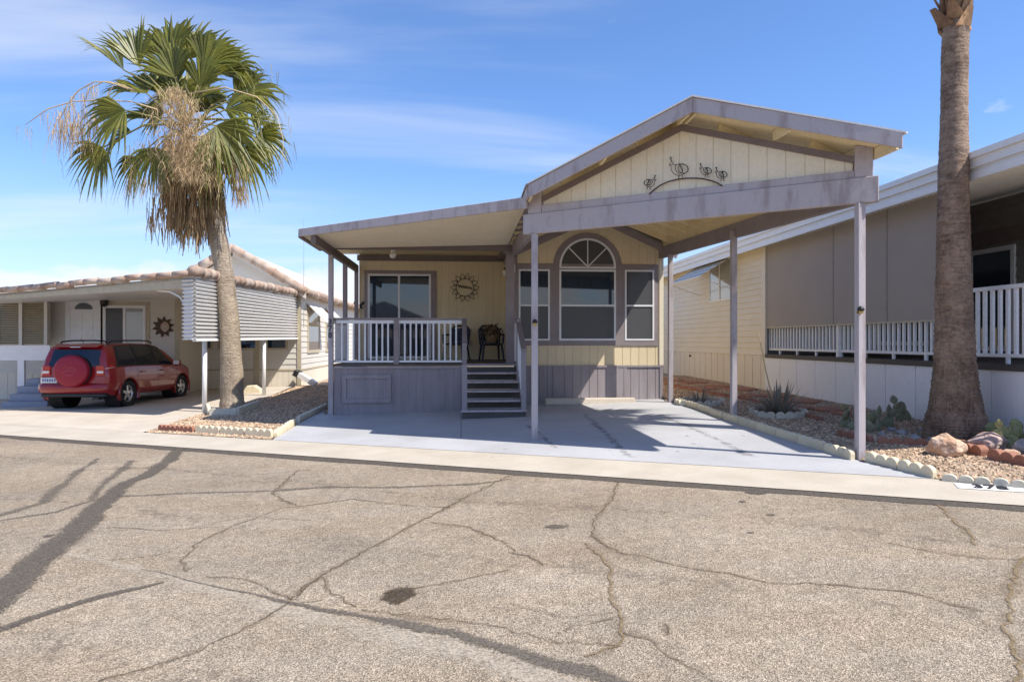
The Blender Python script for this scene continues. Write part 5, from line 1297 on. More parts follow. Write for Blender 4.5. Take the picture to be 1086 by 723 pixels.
    for s in (1, -1):
        patch('window_surround', 'plastic_trim', lambda t: -1.78 + .17 * t, lambda t: 1.02 - .62 * t, 5.15, 9.95, s, .004, 24)
        patch('side_window', 'car_glass', lambda t: -1.7 + .17 * t, lambda t: -.98 + .03 * t, 5.4, 9.7, s, .009)
        patch('side_window', 'car_glass', lambda t: -.9 + .03 * t, lambda t: -.03, 5.4, 9.7, s, .009)
        patch('side_window', 'car_glass', lambda t: .03, lambda t: .9 - .55 * t, 5.4, 9.7, s, .009)
        for xa in (-.95, .0, 1.0):
            patch('door_seam', 'plastic_trim', lambda t: xa - .004, lambda t: xa + .004, 1.0, 5.1, s, .002, 1, 10)
        for xa in (-.82, .15):
            MB().hexa([V(xa, s * .9, .88), V(xa + .2, s * .9, .88), V(xa + .2, s * .935, .88), V(xa, s * .935, .88), V(xa, s * .9, .915), V(xa + .2, s * .9, .915), V(xa + .2, s * .935, .915), V(xa, s * .935, .915)]).build('door_handle', 'red_paint', car, bevel=.008)
        # arch lips and wells
        for a in ax:
            m = MB(); n = 20; k0 = 0
            for i in range(n + 1):
                an = math.pi * (-.12 + 1.24 * i / n)
                for r, yy in ((RA - .002, HW * .9), (RA + .0, HW + .006), (RA + .035, HW + .004), (RA + .045, HW - .02)): m.v.append(V(a + r * math.cos(an), s * yy, ZW + r * math.sin(an)))
            for i in range(n):
                for j in range(3): k = i * 4 + j; m.f.append((k, k + 1, k + 5, k + 4))
            m.build('wheel_arch', 'red_paint', car, True)
            m = MB(); m.lathe([(RA - .005, 0), (RA - .005, .35)], V(a, s * .5, ZW), V(0, s, 0), 24, False); m.lathe([(0, 0), (RA - .006, .0)], V(a, s * .5, ZW), V(0, s, 0), 24); m.build('wheel_well', 'dark_void', car)
            # wheel
            wy = s * .68
            tyre = MB().lathe([(.2, -.11), (.3, -.11), (.335, -.1), (.35, -.06), (.352, 0), (.35, .07), (.335, .105), (.3, .115), (.225, .1), (.215, .03)], V(a, wy + s * .09, .35), V(0, s, 0), 36, False).build('wheel', 'black_rubber', car, True)
            m = MB(); c_ = V(a, wy + s * .17, .35)
            m.lathe([(.205, -.08), (.215, -.01), (.225, .008), (.21, .0), (.195, -.02), (.195, -.08)], c_, V(0, s, 0), 36, False)
            for k in range(5):
                an = 2 * math.pi * k / 5 + .3; d = V(math.cos(an), 0, math.sin(an)); t_ = V(-math.sin(an), 0, math.cos(an)); o_ = V(0, s, 0)
                m.hexa([c_ + d * .04 - t_ * .045 - o_ * .03, c_ + d * .04 + t_ * .045 - o_ * .03, c_ + d * .2 + t_ * .032 - o_ * .03, c_ + d * .2 - t_ * .032 - o_ * .03, c_ + d * .04 - t_ * .04 + o_ * .0, c_ + d * .04 + t_ * .04 + o_ * .0, c_ + d * .2 + t_ * .026 - o_ * .004, c_ + d * .2 - t_ * .026 - o_ * .004])
            m.lathe([(.06, -.03), (.055, .006), (.0, .012)], c_, V(0, s, 0), 16)
            m.build('rim', 'silver', tyre); MB().lathe([(.0, -.06), (.19, -.06)], c_, V(0, s, 0), 24).build('brake_disc', 'dark_void', tyre)
        # rear lamps on the corners
        patch('tail_lamp', 'lamp_red', lambda t: -2.055, lambda t: -1.8 - .1 * t, 4.0, 6.3, s, .008, 6, 5)
        patch('lamp_lens', 'lamp_clear', lambda t: -2.045, lambda t: -1.86 - .0 * t, 4.15, 5.0, s, .012, 4, 3)
        m = MB(); m.box(-2.085, -2.055, s * .62 - .1, s * .62 + .1, .84, 1.1); build_each(m, 'tail_lamp', 'lamp_red', car, bevel=.015)
        m = MB(); m.box(-2.09, -2.06, s * .63 - .08, s * .63 + .08, .9, .97); build_each(m, 'lamp_lens', 'lamp_clear', car, bevel=.01)
        # mirror
        m = MB(); m.hexa([V(.72, s * .92, 1.0), V(.8, s * .92, 1.0), V(.86, s * 1.1, 1.02), V(.72, s * 1.12, 1.02), V(.72, s * .93, 1.13), V(.8, s * .93, 1.12), V(.85, s * 1.1, 1.16), V(.72, s * 1.12, 1.18)]); mi = m.build('mirror', 'red_paint', car, bevel=.025)
        MB().box(.7, .718, min(s * .95, s * 1.1), max(s * .95, s * 1.1), 1.04, 1.155).build('mirror_glass', 'chrome_white', mi)
        # roof rails
        m = MB(); m.tube([V(-1.66, s * .56, 1.63), V(-1.6, s * .57, 1.7), V(-1.2, s * .58, 1.73), V(-.3, s * .59, 1.735), V(.1, s * .58, 1.72), V(.3, s * .56, 1.66)], .02, 8); m.build('roof_rail', 'plastic_trim', car, True)
        # front lamps
        patch('headlight', 'lamp_clear', lambda t: 1.8, lambda t: 2.08, 3.2, 4.9, s, .008, 5, 4)
        MB().lathe([(.0, 0), (.03, .01), (.035, .06)], V(-2.03, s * .4, .42), V(1, 0, 0), 8).build('reflector', 'lamp_red', car)
    # windscreen and rear glass as centre patches
    def cpatch(name, mat, xa, xb, va, off):
        m = MB(); nx = 8; ys = [-1 + 2 * i / 12 for i in range(13)]
        for i in range(nx + 1):
            x = xa + (xb - xa) * i / nx
            for y in ys:
                s = 1 if y >= 0 else -1; v = 13 - abs(y) * (13 - va); m.v.append(sp(x, min(v, 12.98), s, off) if abs(y) > .02 else V(x, 0, sp(x, 12.9, 1, off).z))
        for i in range(nx):
            for j in range(12): k = i * 13 + j; m.f.append((k, k + 1, k + 14, k + 13))
        return m.build(name, mat, car, True)
    cpatch('windscreen', 'car_glass', .52, 1.16, 11.2, .01)
    # rear window: a bent pane lying on the hatch slope
    m = MB()
    rw0 = [(-2.06, 1.07), (-2.0, 1.28), (-1.925, 1.5)]
    for (x, z), hw in zip(rw0, (.7, .66, .6)):
        for t in (-1, -.8, -.4, 0, .4, .8, 1): m.v.append(V(x - .022 + .05 * abs(t) ** 4, hw * t, z))
    for i in range(2):
        for j in range(6): k = i * 7 + j; m.f.append((k, k + 1, k + 8, k + 7))
    m.build('rear_window', 'car_glass', car, True)
    MB().hexa([V(-1.98, -.5, 1.55), V(-1.98, .5, 1.55), V(-1.8, .56, 1.6), V(-1.8, -.56, 1.6), V(-1.99, -.5, 1.58), V(-1.99, .5, 1.58), V(-1.8, .56, 1.65), V(-1.8, -.56, 1.65)]).build('spoiler', 'red_paint', car, bevel=.012)
    MB().box(-1.995, -1.985, -.12, .12, 1.555, 1.575).build('brake_lamp', 'lamp_clear', car)
    # rear bumper, step, licence plate, spare
    m = MB(); prof = [(-2.05, .40), (-2.13, .42), (-2.15, .52), (-2.14, .62), (-2.06, .655)]
    ysb = [(-.86, .22), (-.82, .08), (-.7, .0), (-.35, -.01), (0, -.012), (.35, -.01), (.7, 0), (.82, .08), (.86, .22)]
    for (y, dx) in ysb:
        for (x, z) in prof: m.v.append(V(x + dx, y, z))
    for i in range(len(ysb) - 1):
        for j in range(4): k = i * 5 + j; m.f.append((k, k + 1, k + 6, k + 5))
    m.build('bumper', 'red_paint', car, True)
    MB().box(-2.1, -1.7, -.75, .75, .3, .41).build('under_tray', 'plastic_trim', car, bevel=.03)
    MB().box(-2.09, -1.2, -.6, -.45, .24, .3).build('exhaust_pipe', 'plastic_trim', car)
    m = MB(); m.box(-2.09, -2.06, .37, .75, .655, .795); pl_ = m.build('number_plate', 'plate_white', car, bevel=.01)
    for k in range(6): MB().box(-2.094, -2.0905, .4 + .055 * k, .435 + .055 * k, .7, .765).build('plate_mark', 'plate_ink', pl_)
    sc = V(-2.06, -.03, .97)
    swc = MB().lathe([(.37, 0), (.395, .03), (.4, .15), (.385, .185), (.33, .205), (.15, .215), (.0, .218)], sc, V(-1, 0, 0), 40).build('spare_wheel_cover', 'red_cover', car, True)
    MB().lathe([(.405, 0), (.405, .06), (.4, .07)], sc, V(-1, 0, 0), 40).build('spare_tyre', 'black_rubber', car, True)
    m = MB()
    for l in ([(-.16, .02), (-.08, .1), (.0, .06), (.08, .12), (.15, .07)], [(-.14, -.03), (-.04, .03), (.07, .0), (.16, -.05)], [(-.1, -.11), (.0, -.1), (.12, -.105)]):
        m.tube([sc + V(-.221 + .06 * (y * y + z * z), y, z) for y, z in l], .006, 5)
    m.build('cover_emblem', 'emblem_pink', swc)
    MB().tube([V(-1.5, .1, 1.64), V(-1.62, .1, 1.8)], [.008, .004], 6).build('aerial', 'plastic_trim', car)
    g0 = gz(pr.x, pr.y) + .014
    car.location = (ctr.x, ctr.y, g0); 
    pitch = math.atan2(gz(pf.x, pf.y) - gz(pr.x, pr.y), WB)
    car.rotation_euler = (0, 0, ang)
    car.location.z = gz(ctr.x, ctr.y) + .016
    car.scale = (1.04, 1.1, 1.0)
build_car()

# ------------------------------------------------------------------ palms
def leaf(mb, hub, d, up, L, spread=R(150), nb=26, droop=.55, fold=.35, tipmb=None, rg=random):
    """fan of pleated blades from hub along d; up = leaf normal"""
    d = d.normalized(); up = (up - d * up.dot(d)).normalized(); s = d.cross(up)
    for i in range(nb):
        t = (i + .5) / nb * 2 - 1; a = t * spread / 2
        dirv = (d * math.cos(a) + s * math.sin(a) + up * (fold * abs(t) * .9 - .12) + V(rg.uniform(-1, 1), rg.uniform(-1, 1), rg.uniform(-1, 1)) * .05).normalized()
        l = L * (1 - .22 * abs(t) ** 2) * rg.uniform(.9, 1.08)
        wmax = L * spread / nb * .5 * 1.05
        side = dirv.cross(up).normalized()
        ridge = up * wmax * .5
        pts = []; 
        n = 6
        dr = droop * rg.uniform(.5, 2.0)
        for k in range(n + 1):
            r = k / n
            g = V(0, 0, -1) * (l * dr * max(0, r - .45) ** 2 * 1.6)
            p = hub + dirv * l * (r - .12 * dr * max(0, r - .5)) + g
            w = wmax * (r * 2.05 if r < .42 else max(.02, (1 - r) / .58 * .86))
            pts.append((p, w))
        k0 = len(mb.v)
        for p, w in pts: mb.v += [p - side * w, p + ridge * min(1, w / wmax), p + side * w]
        for k in range(n):
            b = k0 + 3 * k; mb.f += [(b, b + 1, b + 4, b + 3), (b + 1, b + 2, b + 5, b + 4)]
def strand(mb, p, L, w, rg, spread=.12, d0=None, seg=4):
    """hanging dry strip"""
    d = d0 if d0 is not None else V(rg.uniform(-1, 1), rg.uniform(-1, 1), 0) * spread + V(0, 0, -1)
    a = rg.uniform(0, 6.28); s = V(math.cos(a), math.sin(a), 0); k0 = len(mb.v); q = Vector(p)
    for k in range(seg + 1):
        t = k / seg; ww = w * (1 - .7 * t); mb.v += [q - s * ww, q + s * ww]
        q = q + d.normalized() * L / seg + V(rg.uniform(-1, 1), rg.uniform(-1, 1), 0) * L * .04; d = d + V(0, 0, -.35)
    for k in range(seg): b = k0 + 2 * k; mb.f.append((b, b + 1, b + 3, b + 2))
def trunk(parent, path, mat, lump=.02, rg=random, sub=10):
    """path: list of (Vector, radius)"""
    pts = []; 
    for (p, r), (q, s) in zip(path, path[1:]):
        for k in range(sub): t = k / sub; tt = t; pts.append((p.lerp(q, t), r + (s - r) * t))
    pts.append(path[-1]); m = MB(); n = 28
    for i, (p, r) in enumerate(pts):
        ring = 1 + lump * rg.uniform(-1, 1)
        for j in range(n):
            a = 2 * math.pi * j / n; rr = r * (ring + lump * 1.1 * mnoise.noise(V(math.cos(a) * 2.2, math.sin(a) * 2.2, p.z * 3))); m.v.append(p + V(math.cos(a) * rr, math.sin(a) * rr, 0))
    for i in range(len(pts) - 1):
        for j in range(n): m.f.append((i * n + j, i * n + (j + 1) % n, (i + 1) * n + (j + 1) % n, (i + 1) * n + j))
    return m.build('trunk', mat, parent, True)
def left_palm():
    g = onG(246, 434.5); D = (g - CAM).dot(FW); mpp = D / FPX
    P = thing('palm_tree', g, 'leaning fan palm with green crown and hanging dry strands, left of porch', 'palm tree')
    def at(px, py, o=0): return onpl(px, py, g + FW * o, FW)
    rg = random.Random(11)
    path = [(at(246, 439), 13.50 * mpp), (at(246, 425), 12.24 * mpp), (at(245.5, 385), 10.98 * mpp), (at(243, 335), 9.72 * mpp), (at(238, 290), 9.36 * mpp), (at(231, 250), 9.54 * mpp), (at(222, 220), 9.90 * mpp), (at(210, 180), 9.90 * mpp), (at(200, 150), 7.20 * mpp)]
    trunk(P, path, 'trunk_left', .025, rg)
    gm = MB(); sm = MB(); Z = lambda x, y, o=0: at(x / 3.012, y / 3.012, o)
    core = Z(590, 420)
    def fan(hx, hy, ang, L, o=0, facing=.6, spread=150, droop=.5, nb=28, tip=0):
        h = Z(hx, hy, o); d = (RT * math.cos(R(ang)) + UP * math.sin(R(ang)) + FW * (o * .15 + tip)).normalized()
        upv = (-FW * facing + UP * (1 - facing) + V(rg.uniform(-.2, .2), 0, 0)).normalized()
        leaf(gm, h, d, upv, L * (1.16 if 20 < ang < 150 else 1.0) / 3.012 * mpp, R(spread * .86), nb - 4, droop * 1.15, .4, rg=rg)
        b = core + V(0, 0, rg.uniform(-.3, .3)); mid = (b + h) / 2 + UP * .12 * (h - b).length
        sm.tube([b, b.lerp(mid, .6) * .5 + (b.lerp(mid, .6)) * .5, mid, h + d * .02], [.035, .03, .022, .015], 6)
    fans = [(395, 225, 133, 175, .1, .35, 70, .35), (445, 215, 108, 165, -.3, .75, 95, .3), (545, 190, 97, 165, .1, .8, 150, .4), (600, 190, 75, 160, .4, .6, 150, .5),
            (650, 215, 58, 165, -.1, .7, 140, .5), (700, 235, 38, 165, .2, .6, 150, .6), (750, 310, 25, 170, .0, .7, 160, .7), (760, 290, 8, 160, .5, .55, 150, .8),
            (690, 400, -52, 185, -.9, .9, 160, .45), (400, 350, 215, 160, -.8, .85, 165, .55), (330, 470, 232, 150, .2, .7, 170, .5), (820, 430, -32, 130, .1, .8, 170, .6),
            (500, 470, 262, 130, -.9, .8, 150, .5), (760, 470, -55, 150, -.3, .7, 150, .6), (560, 250, 110, 150, -.6, .8, 140, .4), (640, 280, 70, 140, -.6, .7, 140, .4),
            (470, 300, 140, 140, .3, .5, 150, .5), (720, 350, 10, 150, -.5, .6, 150, .6), (420, 420, 205, 140, .5, .5, 150, .6), (800, 380, -5, 130, .6, .5, 150, .7),
            (560, 330, 90, 170, .9, .5, 150, .6), (620, 360, 60, 170, 1.0, .5, 150, .6), (500, 380, 150, 160, .9, .5, 150, .6), (700, 440, -30, 160, .9, .5, 150, .6), (440, 500, 240, 140, .6, .5, 150, .6), (620, 500, -80, 140, .8, .6, 150, .5), (660, 470, -70, 150, -.5, .8, 140, .5)]
    for k in range(4):
        an = rg.uniform(-70, 250); r = rg.uniform(40, 120); fans.append((590 + r * math.cos(R(an)), 350 - r * math.sin(R(an)) * 1.1, an + rg.uniform(-15, 15), rg.uniform(100, 140), rg.uniform(.3, 1.1), rg.uniform(.4, .8), 150, .5))
    for (hx, hy, an, L, o, fc, spd, dr) in fans: fan(hx, hy, an, L, o, fc, spd, dr)
    gm.build('crown', 'palm_leaf', P); sm.build('leaf_stems', 'palm_stem', P, True)
    # dry tips hanging from the leaves
    tm = MB()
    for (hx, hy, an, L, o, fc, spd, dr) in fans[:20]:
        if an > 20 and an < 200: continue
        for _ in range(9):
            a = R(an + rg.uniform(-spd / 2.2, spd / 2.2)); r = L * rg.uniform(.75, .95); strand(tm, Z(hx + r * math.cos(a), hy - r * math.sin(a), o + rg.uniform(-.1, .1)) - UP * .05 * L / 150, rg.uniform(.25, .75), .008, rg, .2)
    tag(tm.build('leaf_tips', 'palm_leaf_tip', P), kind='stuff')
    # dead thatch skirt
    th_ = MB()
    for i in range(1600):
        t = rg.random(); zpy = 440 + 260 * t; a = rg.uniform(0, 6.283); cxp = 592 + 42 * t
        rad = (.38 + .2 * math.sin(t * 3.0)) * rg.uniform(.5, 1.05)
        p = Z(cxp, zpy) + RT * rad * math.cos(a) * 1.15 + FW * rad * math.sin(a)
        strand(th_, p, rg.uniform(.35, .95), rg.uniform(.01, .03), rg, .18, (RT * math.cos(a) + FW * math.sin(a)) * .18 + V(0, 0, -1))
    for i in range(160):  # ragged fringe low on the left
        p = Z(rg.uniform(470, 720), rg.uniform(620, 730), rg.uniform(-.5, .5)); strand(th_, p, rg.uniform(.3, .7), rg.uniform(.01, .025), rg, .15)
    th_.build('thatch', 'thatch', P)
    # dry flower sprays: the big pale plume in front and arching ones on the left
    fm = MB(); st_ = MB()
    for i in range(3600):
        t = rg.random() ** .9; x = 555 + 60 * t + rg.gauss(0, 22 + 26 * math.sin(t * 3.1)); y = 275 + 300 * t
        strand(fm, Z(x, y, -1.15 + rg.uniform(-.25, .25)), rg.uniform(.07, .26), rg.uniform(.003, .009), rg, 1.1)
    for arc in ([(500, 350), (420, 325), (330, 320), (230, 325), (150, 350), (80, 400)], [(410, 285), (350, 262), (300, 262), (250, 290), (215, 335), (190, 385)], [(400, 275), (330, 262), (285, 285), (265, 340)], [(430, 290), (370, 265), (345, 300), (335, 340)]):
        pts = [Z(x, y, -.5) for x, y in arc]; st_.tube(pts, [.018] + [.014] * (len(pts) - 2) + [.006], 6)
        for (x, y) in arc[2:]:
            for _ in range(16): strand(fm, Z(x + rg.gauss(0, 14), y + rg.uniform(0, 20), -.5 + rg.uniform(-.1, .1)), rg.uniform(.2, .75) * (1 if x > 120 else .7), rg.uniform(.003, .008), rg, .25, seg=5)
    for _ in range(170): x = rg.uniform(170, 310); strand(fm, Z(x, rg.uniform(350, 420), -.5 + rg.uniform(-.25, .25)), rg.uniform(.3, .9), rg.uniform(.005, .012), rg, .3, seg=5)
    for _ in range(260): strand(fm, Z(rg.gauss(765, 14), rg.uniform(480, 640), -.7 + rg.uniform(-.1, .1)), rg.uniform(.15, .4), rg.uniform(.006, .013), rg, .4)
    for _ in range(500): strand(fm, Z(rg.uniform(400, 720), rg.uniform(440, 600), -.75 + rg.uniform(-.25, .25)), rg.uniform(.2, .5), rg.uniform(.005, .012), rg, .4)
    fm.build('flower_spray', 'inflorescence', P); 
    pts = [Z(600, 300, -.8), Z(720, 280, -.9), Z(820, 310, -.9), Z(885, 370, -.9), Z(905, 450, -.9), Z(900, 560, -.9)]; st_.tube(pts, [.016, .015, .013, .011, .009, .005], 6)
    st_.build('spray_stem', 'dry_stalk', P, True)
    return g
gp = left_palm()
def right_palm():
    g = onG(1015, 466); D = (g - CAM).dot(FW); mpp = D / FPX
    P = thing('palm_tree', g, 'tall rough grey palm trunk rising past the photo top on the right', 'palm tree')
    def at(px, py): return onpl(px, py, g, FW)
    rg = random.Random(5)
    path = [(at(1014, 474), 35 * mpp), (at(1014, 455), 31 * mpp), (at(1013.5, 432), 25.5 * mpp), (at(1013, 405), 21.5 * mpp), (at(1012.5, 380), 19.5 * mpp), (at(1012, 335), 17.8 * mpp), (at(1011, 280), 15.9 * mpp), (at(1011, 200), 14.4 * mpp), (at(1012, 130), 13 * mpp), (at(1012.5, 60), 12.6 * mpp), (at(1014, 20), 12.6 * mpp), (at(1019, -60), 14 * mpp), (at(1021, -90), 11 * mpp)]
    trunk(P, path, 'trunk_right', .03, rg, 24)
    m = MB()
    for i in range(70):
        py = 36 - i * 1.7; a = i * 2.4 + rg.uniform(-.2, .2); c = at(1012 + (36 - py) * .08, py); rr = .18
        o = RT * math.cos(a) + FW * math.sin(a); t_ = UP.cross(o).normalized(); b = c + o * rr
        tip = b + o * rg.uniform(.0, .12) + UP * rg.uniform(.2, .36) + t_ * rg.uniform(-.14, .14)
        m.hexa([b - t_ * .12, b + t_ * .12, b + t_ * .1 - o * .05, b - t_ * .1 - o * .05, tip - t_ * .045, tip + t_ * .045, tip + t_ * .04 - o * .03, tip - t_ * .04 - o * .03])
    m.build('husk', 'boot_husk', P)
    gm = MB(); sm = MB(); top = at(1020, -80)
    for i in range(38):
        a = i * 2.4; el = R(80 - i * 2.1); o = (RT * math.cos(a) + FW * math.sin(a)) * math.cos(el) + UP * math.sin(el)
        h = top + o * rg.uniform(.9, 1.3) + UP * .25
        leaf(gm, h, o, UP * .8 + V(rg.uniform(-.4, .4), rg.uniform(-.4, .4), .1), rg.uniform(.85, 1.05), R(150), 22, .5, .3, rg=rg); sm.tube([top, (top + h) / 2 + UP * .08, h], [.035, .025, .015], 6)
    gm.build('crown', 'palm_leaf', P); sm.build('leaf_stems', 'palm_stem', P)
    return g
gr = right_palm()

# ------------------------------------------------------------------ planting beds
def inpoly(p, poly):
    c = False; n = len(poly)
    for i in range(n):
        a, b = poly[i], poly[i - 1]
        if (a[1] > p[1]) != (b[1] > p[1]) and p[0] < (b[0] - a[0]) * (p[1] - a[1]) / (b[1] - a[1]) + a[0]: c = not c
    return c
def pebbles(name, poly, dens, mat, smin, smax, seed, hole=(), maxn=40000, d_ref=10):
    rg = random.Random(seed); xs_ = [p[0] for p in poly]; ys_ = [p[1] for p in poly]; bb = (min(xs_), max(xs_), min(ys_), max(ys_))
    m = MB(); n = int((bb[1] - bb[0]) * (bb[3] - bb[2]) * dens); made = 0
    for _ in range(n):
        p = (rg.uniform(bb[0], bb[1]), rg.uniform(bb[2], bb[3]))
        if not inpoly(p, poly) or any((p[0] - h[0]) ** 2 + (p[1] - h[1]) ** 2 < h[2] ** 2 for h in hole): continue
        s = rg.uniform(smin, smax); c = V(p[0], p[1], gz(*p) + .018 + s * .2); a = rg.uniform(0, 6.28); ca, sa = math.cos(a) * s, math.sin(a) * s; z = s * rg.uniform(.45, .8); e = rg.uniform(.55, 1)
        k = len(m.v); t1, t2 = rg.uniform(-.3, .3) * s, rg.uniform(-.3, .3) * s
        m.v += [c + V(ca, sa, t1), c + V(-sa * e, ca * e, t2), c - V(ca, sa, t1), c + V(sa * e, -ca * e, -t2), c + V(t1, t2, z), c - V(0, 0, z)]
        m.f += [(k, k + 1, k + 4), (k + 1, k + 2, k + 4), (k + 2, k + 3, k + 4), (k + 3, k, k + 4)]; made += 1
        if made >= maxn: break
    print(name, made)
    o = m.build(name, mat); tag(o, kind='stuff')
    return o
lb = [tuple(onap(G2(172, 456))), tuple(onap(G2(300, 464))), Ga(313, 448), Ga(346, 433), (XD0 - .15, YD), (XD0 - .15, 24.7), (-5.8, 24.7), Ga(290, 420), Ga(222, 437)]
sheet('planting_bed', lb, .02, 'earth')
tag(pebbles('gravel', lb, 480, 'gravel_tan', .012, .036, 1, [(gp.x, gp.y, .62)]), 'tan crushed gravel in the bed round the left palm', 'gravel')
rb_ = [Ga(705, 426), Ga(728, 429), Ga(778, 448.5), Ga(912, 489), tuple(onap(G2(993, 510))), tuple(onap(G2(1200, 534))), (XR_ - .05, 7.5), (XR_ - .05, 24), (XB1 + .2, 24), (XB1 + .1, 16.2)]
sheet('planting_bed', rb_, .02, 'earth')
rs_ = onG(1012, 462)
tag(pebbles('gravel', rb_, 620, 'gravel_tan', .01, .034, 2, [(gr.x, gr.y, .5)]), 'pale tan gravel in the bed beside the right neighbour skirt', 'gravel')
# scalloped edging blocks
def scallop(n, L, h, th, mat):
    root = thing('edging_block', (0, 0, 0), 'x', 'edging block'); m = MB(); w = L / n; prof = [V(-L / 2, 0, -.05), V(L / 2, 0, -.05)]
    for i in range(n):
        cx_ = L / 2 - w * (i + .5)
        for k in range(9): a = math.pi * k / 8; prof.append(V(cx_ + math.cos(a) * w * .5, 0, h - w * .42 + math.sin(a) * w * .42))
    m.prism([p - V(0, th / 2, 0) for p in prof], V(0, th, 0)); m.build('scalloped_block', mat, root, bevel=.006); return root
protos = {}
def edging(pts, mat, label, group, n=4, L=.6, h=.13, th=.07, gap=.015, world=False):
    P = [V(p[0], p[1]) if world else G2(*p) for p in pts]
    key = (mat, n, L, h); used = key in protos
    if not used: protos[key] = scallop(n, L, h, th, mat)
    pr_ = protos[key]; carry = 0
    for a, b in zip(P, P[1:]):
        d = b - a; D = d.length; k = max(1, round(D / (L + gap)))
        for i in range(k):
            c = a + d * ((i + .5) / k); o = copy_tree(pr_)
            o.location = (c.x, c.y, gz(c.x, c.y) + .016 + random.uniform(-.006, .006)); o.rotation_euler = (random.uniform(-.05, .05), random.uniform(-.012, .012) - math.atan2(gz(b.x, b.y) - gz(a.x, a.y), D), math.atan2(d.y, d.x) + random.uniform(-.02, .02))
            sc_ = D / k / (L + gap); o.scale = (min(1.15, sc_), 1, random.uniform(.94, 1.04)); tag(o, label, 'edging block', group)
def rm_protos():
    for r in protos.values():
        for ch in list(r.children): bpy.data.objects.remove(ch)
        bpy.data.objects.remove(r)
edging([(720, 428.5), (768, 445), (905, 489)], 'cream_block', 'cream scalloped edging block along the right side of the driveway', 'scalloped edging along the driveway')
edging([(919, 490), (992, 508.5)], 'cream_block', 'cream scalloped block between the right front post and the bed corner', 'scalloped edging past the right post', 3, .48)
edging([(998, 510), (1110, 521)], 'white_block', 'weathered pale scalloped block beside the painted curb number', 'scalloped edging along the right curb', 3, .52, .085)
edging([(169, 457), (206, 459.5)], 'red_block', 'terracotta scalloped block at the left bed front', 'terracotta edging at the left bed', 4, .6, .12)
edging([(208, 459.5), (289, 464)], 'cream_block', 'cream scalloped block along the front of the left bed', 'cream edging at the left bed', 4, .6, .14)
edging([(292, 464), (313, 450)], 'cream_block', 'cream block on the driveway side of the left bed', 'edging up the left bed side', 4, .6, .12)
edging([(316, 448), (346, 434)], 'white_block', 'grey smooth edging running back to the porch post', 'grey edging by the porch post', 4, .6, .12)
edging([(219, 436), (222, 441.5), (252, 441), (259, 438), (274, 433)], 'white_block', 'white scalloped block ringing the left palm base', 'white blocks round the left palm', 4, .55, .17)
edging([(885, 462), (930, 472), (985, 474)], 'red_block', 'terracotta block left of the orange boulder in the right bed', 'terracotta edging left of the boulder', 4, .6, .1)
edging([(1013, 477), (1045, 486), (1100, 499)], 'red_block', 'terracotta scalloped block right of the orange boulder', 'terracotta edging right of the boulder', 3, .5, .14, .12)
edging([(705, 409), (760, 420), (800, 427), (872, 448)], 'red_block', 'low rust brick edging in the middle of the right bed', 'rust edging in the right bed', 4, .6, .08)
def ringblocks(px, py, rw, label, group, n=9):
    c = onG(px, py)
    for i in range(n):
        a = 2 * math.pi * i / n; edging([(c.x + rw * math.cos(a), c.y + rw * math.sin(a)), (c.x + rw * math.cos(a + 6.283 / n), c.y + rw * math.sin(a + 6.283 / n))], 'white_block', label, group, 2, 2 * rw * math.sin(math.pi / n) - .015, .12, .07, .015, True)
    return c
ca_ = ringblocks(825, 441, .5, 'white scalloped block ringing the large agave', 'white ring round the agave'); cb_ = ringblocks(742, 429, .52, 'white scalloped block ringing the small spiky plant', 'white ring round the small plant')
rm_protos()
# house number painted on the curb
c = onG(1050, 518.5); sx_ = SD.to_3d(); sx_.z = .0; sx_.normalize(); up_ = -SN.to_3d()
nz_ = V(0, 0, 1)
g1, g2 = V(c.x, c.y, gz(c.x, c.y)), V(c.x + sx_.x, c.y + sx_.y, gz(c.x + sx_.x, c.y + sx_.y)); ex = (g2 - g1).normalized(); g3 = V(c.x + up_.x, c.y + up_.y, gz(c.x + up_.x, c.y + up_.y)); ey = (g3 - g1).normalized(); ez = ex.cross(ey).normalized()
cn = thing('curb_number', g1 + V(0, 0, .02), 'white painted patch with black house number 378 on the curb', 'house number')
m = MB(); q = [g1 + ex * a + ey * b + ez * .018 for a, b in ((-.31, -.12), (.31, -.12), (.31, .12), (-.31, .12))]; m.quad(*q); m.build('painted_patch', 'patch_white', cn)
text('digits', '378', 'number_ink', .22, basis(g1 + ez * .024, ex, ey, ez), cn, .001)

# rocks
def rock(px, py, w, h, dpt, mat, label, seed, rz=0):
    c = onG(px, py); bm_ = bmesh.new(); bmesh.ops.create_icosphere(bm_, subdivisions=4, radius=1); rg = random.Random(seed); o_ = V(rg.uniform(0, 50), rg.uniform(0, 50), 0)
    pl_ = [V(rg.uniform(-1, 1), rg.uniform(-1, 1), rg.uniform(-.6, 1)).normalized() for _ in range(14)]
    m = MB()
    for v in bm_.verts:
        p = v.co.copy()
        for n_ in pl_:
            dd = p.dot(n_) - .74
            if dd > 0: p -= n_ * dd
        p *= 1 + .12 * mnoise.noise(p * 2 + o_) + .05 * mnoise.noise(p * 6 + o_) + .02 * mnoise.noise(p * 15 + o_)
        m.v.append(V(c.x + (p.x * math.cos(rz) - p.y * math.sin(rz)) * w, c.y + (p.x * math.sin(rz) + p.y * math.cos(rz)) * dpt, c.z + h * .62 + p.z * h))
    m.f = [tuple(v.index for v in f.verts) for f in bm_.faces]; bm_.free()
    t_ = thing('boulder', (c.x, c.y, c.z), label, 'rock'); m.build('stone', mat, t_); return t_
rock(1003, 484, .24, .2, .22, 'rock_orange', 'orange faceted boulder in front of the right palm', 2)
rock(1047, 477, .26, .15, .2, 'rock_pink', 'pinkish brown rock right of the palm foot', 9)
rock(1070, 488, .14, .09, .13, 'rock_orange', 'small tan rock touching the terracotta edging by the cactus', 14)
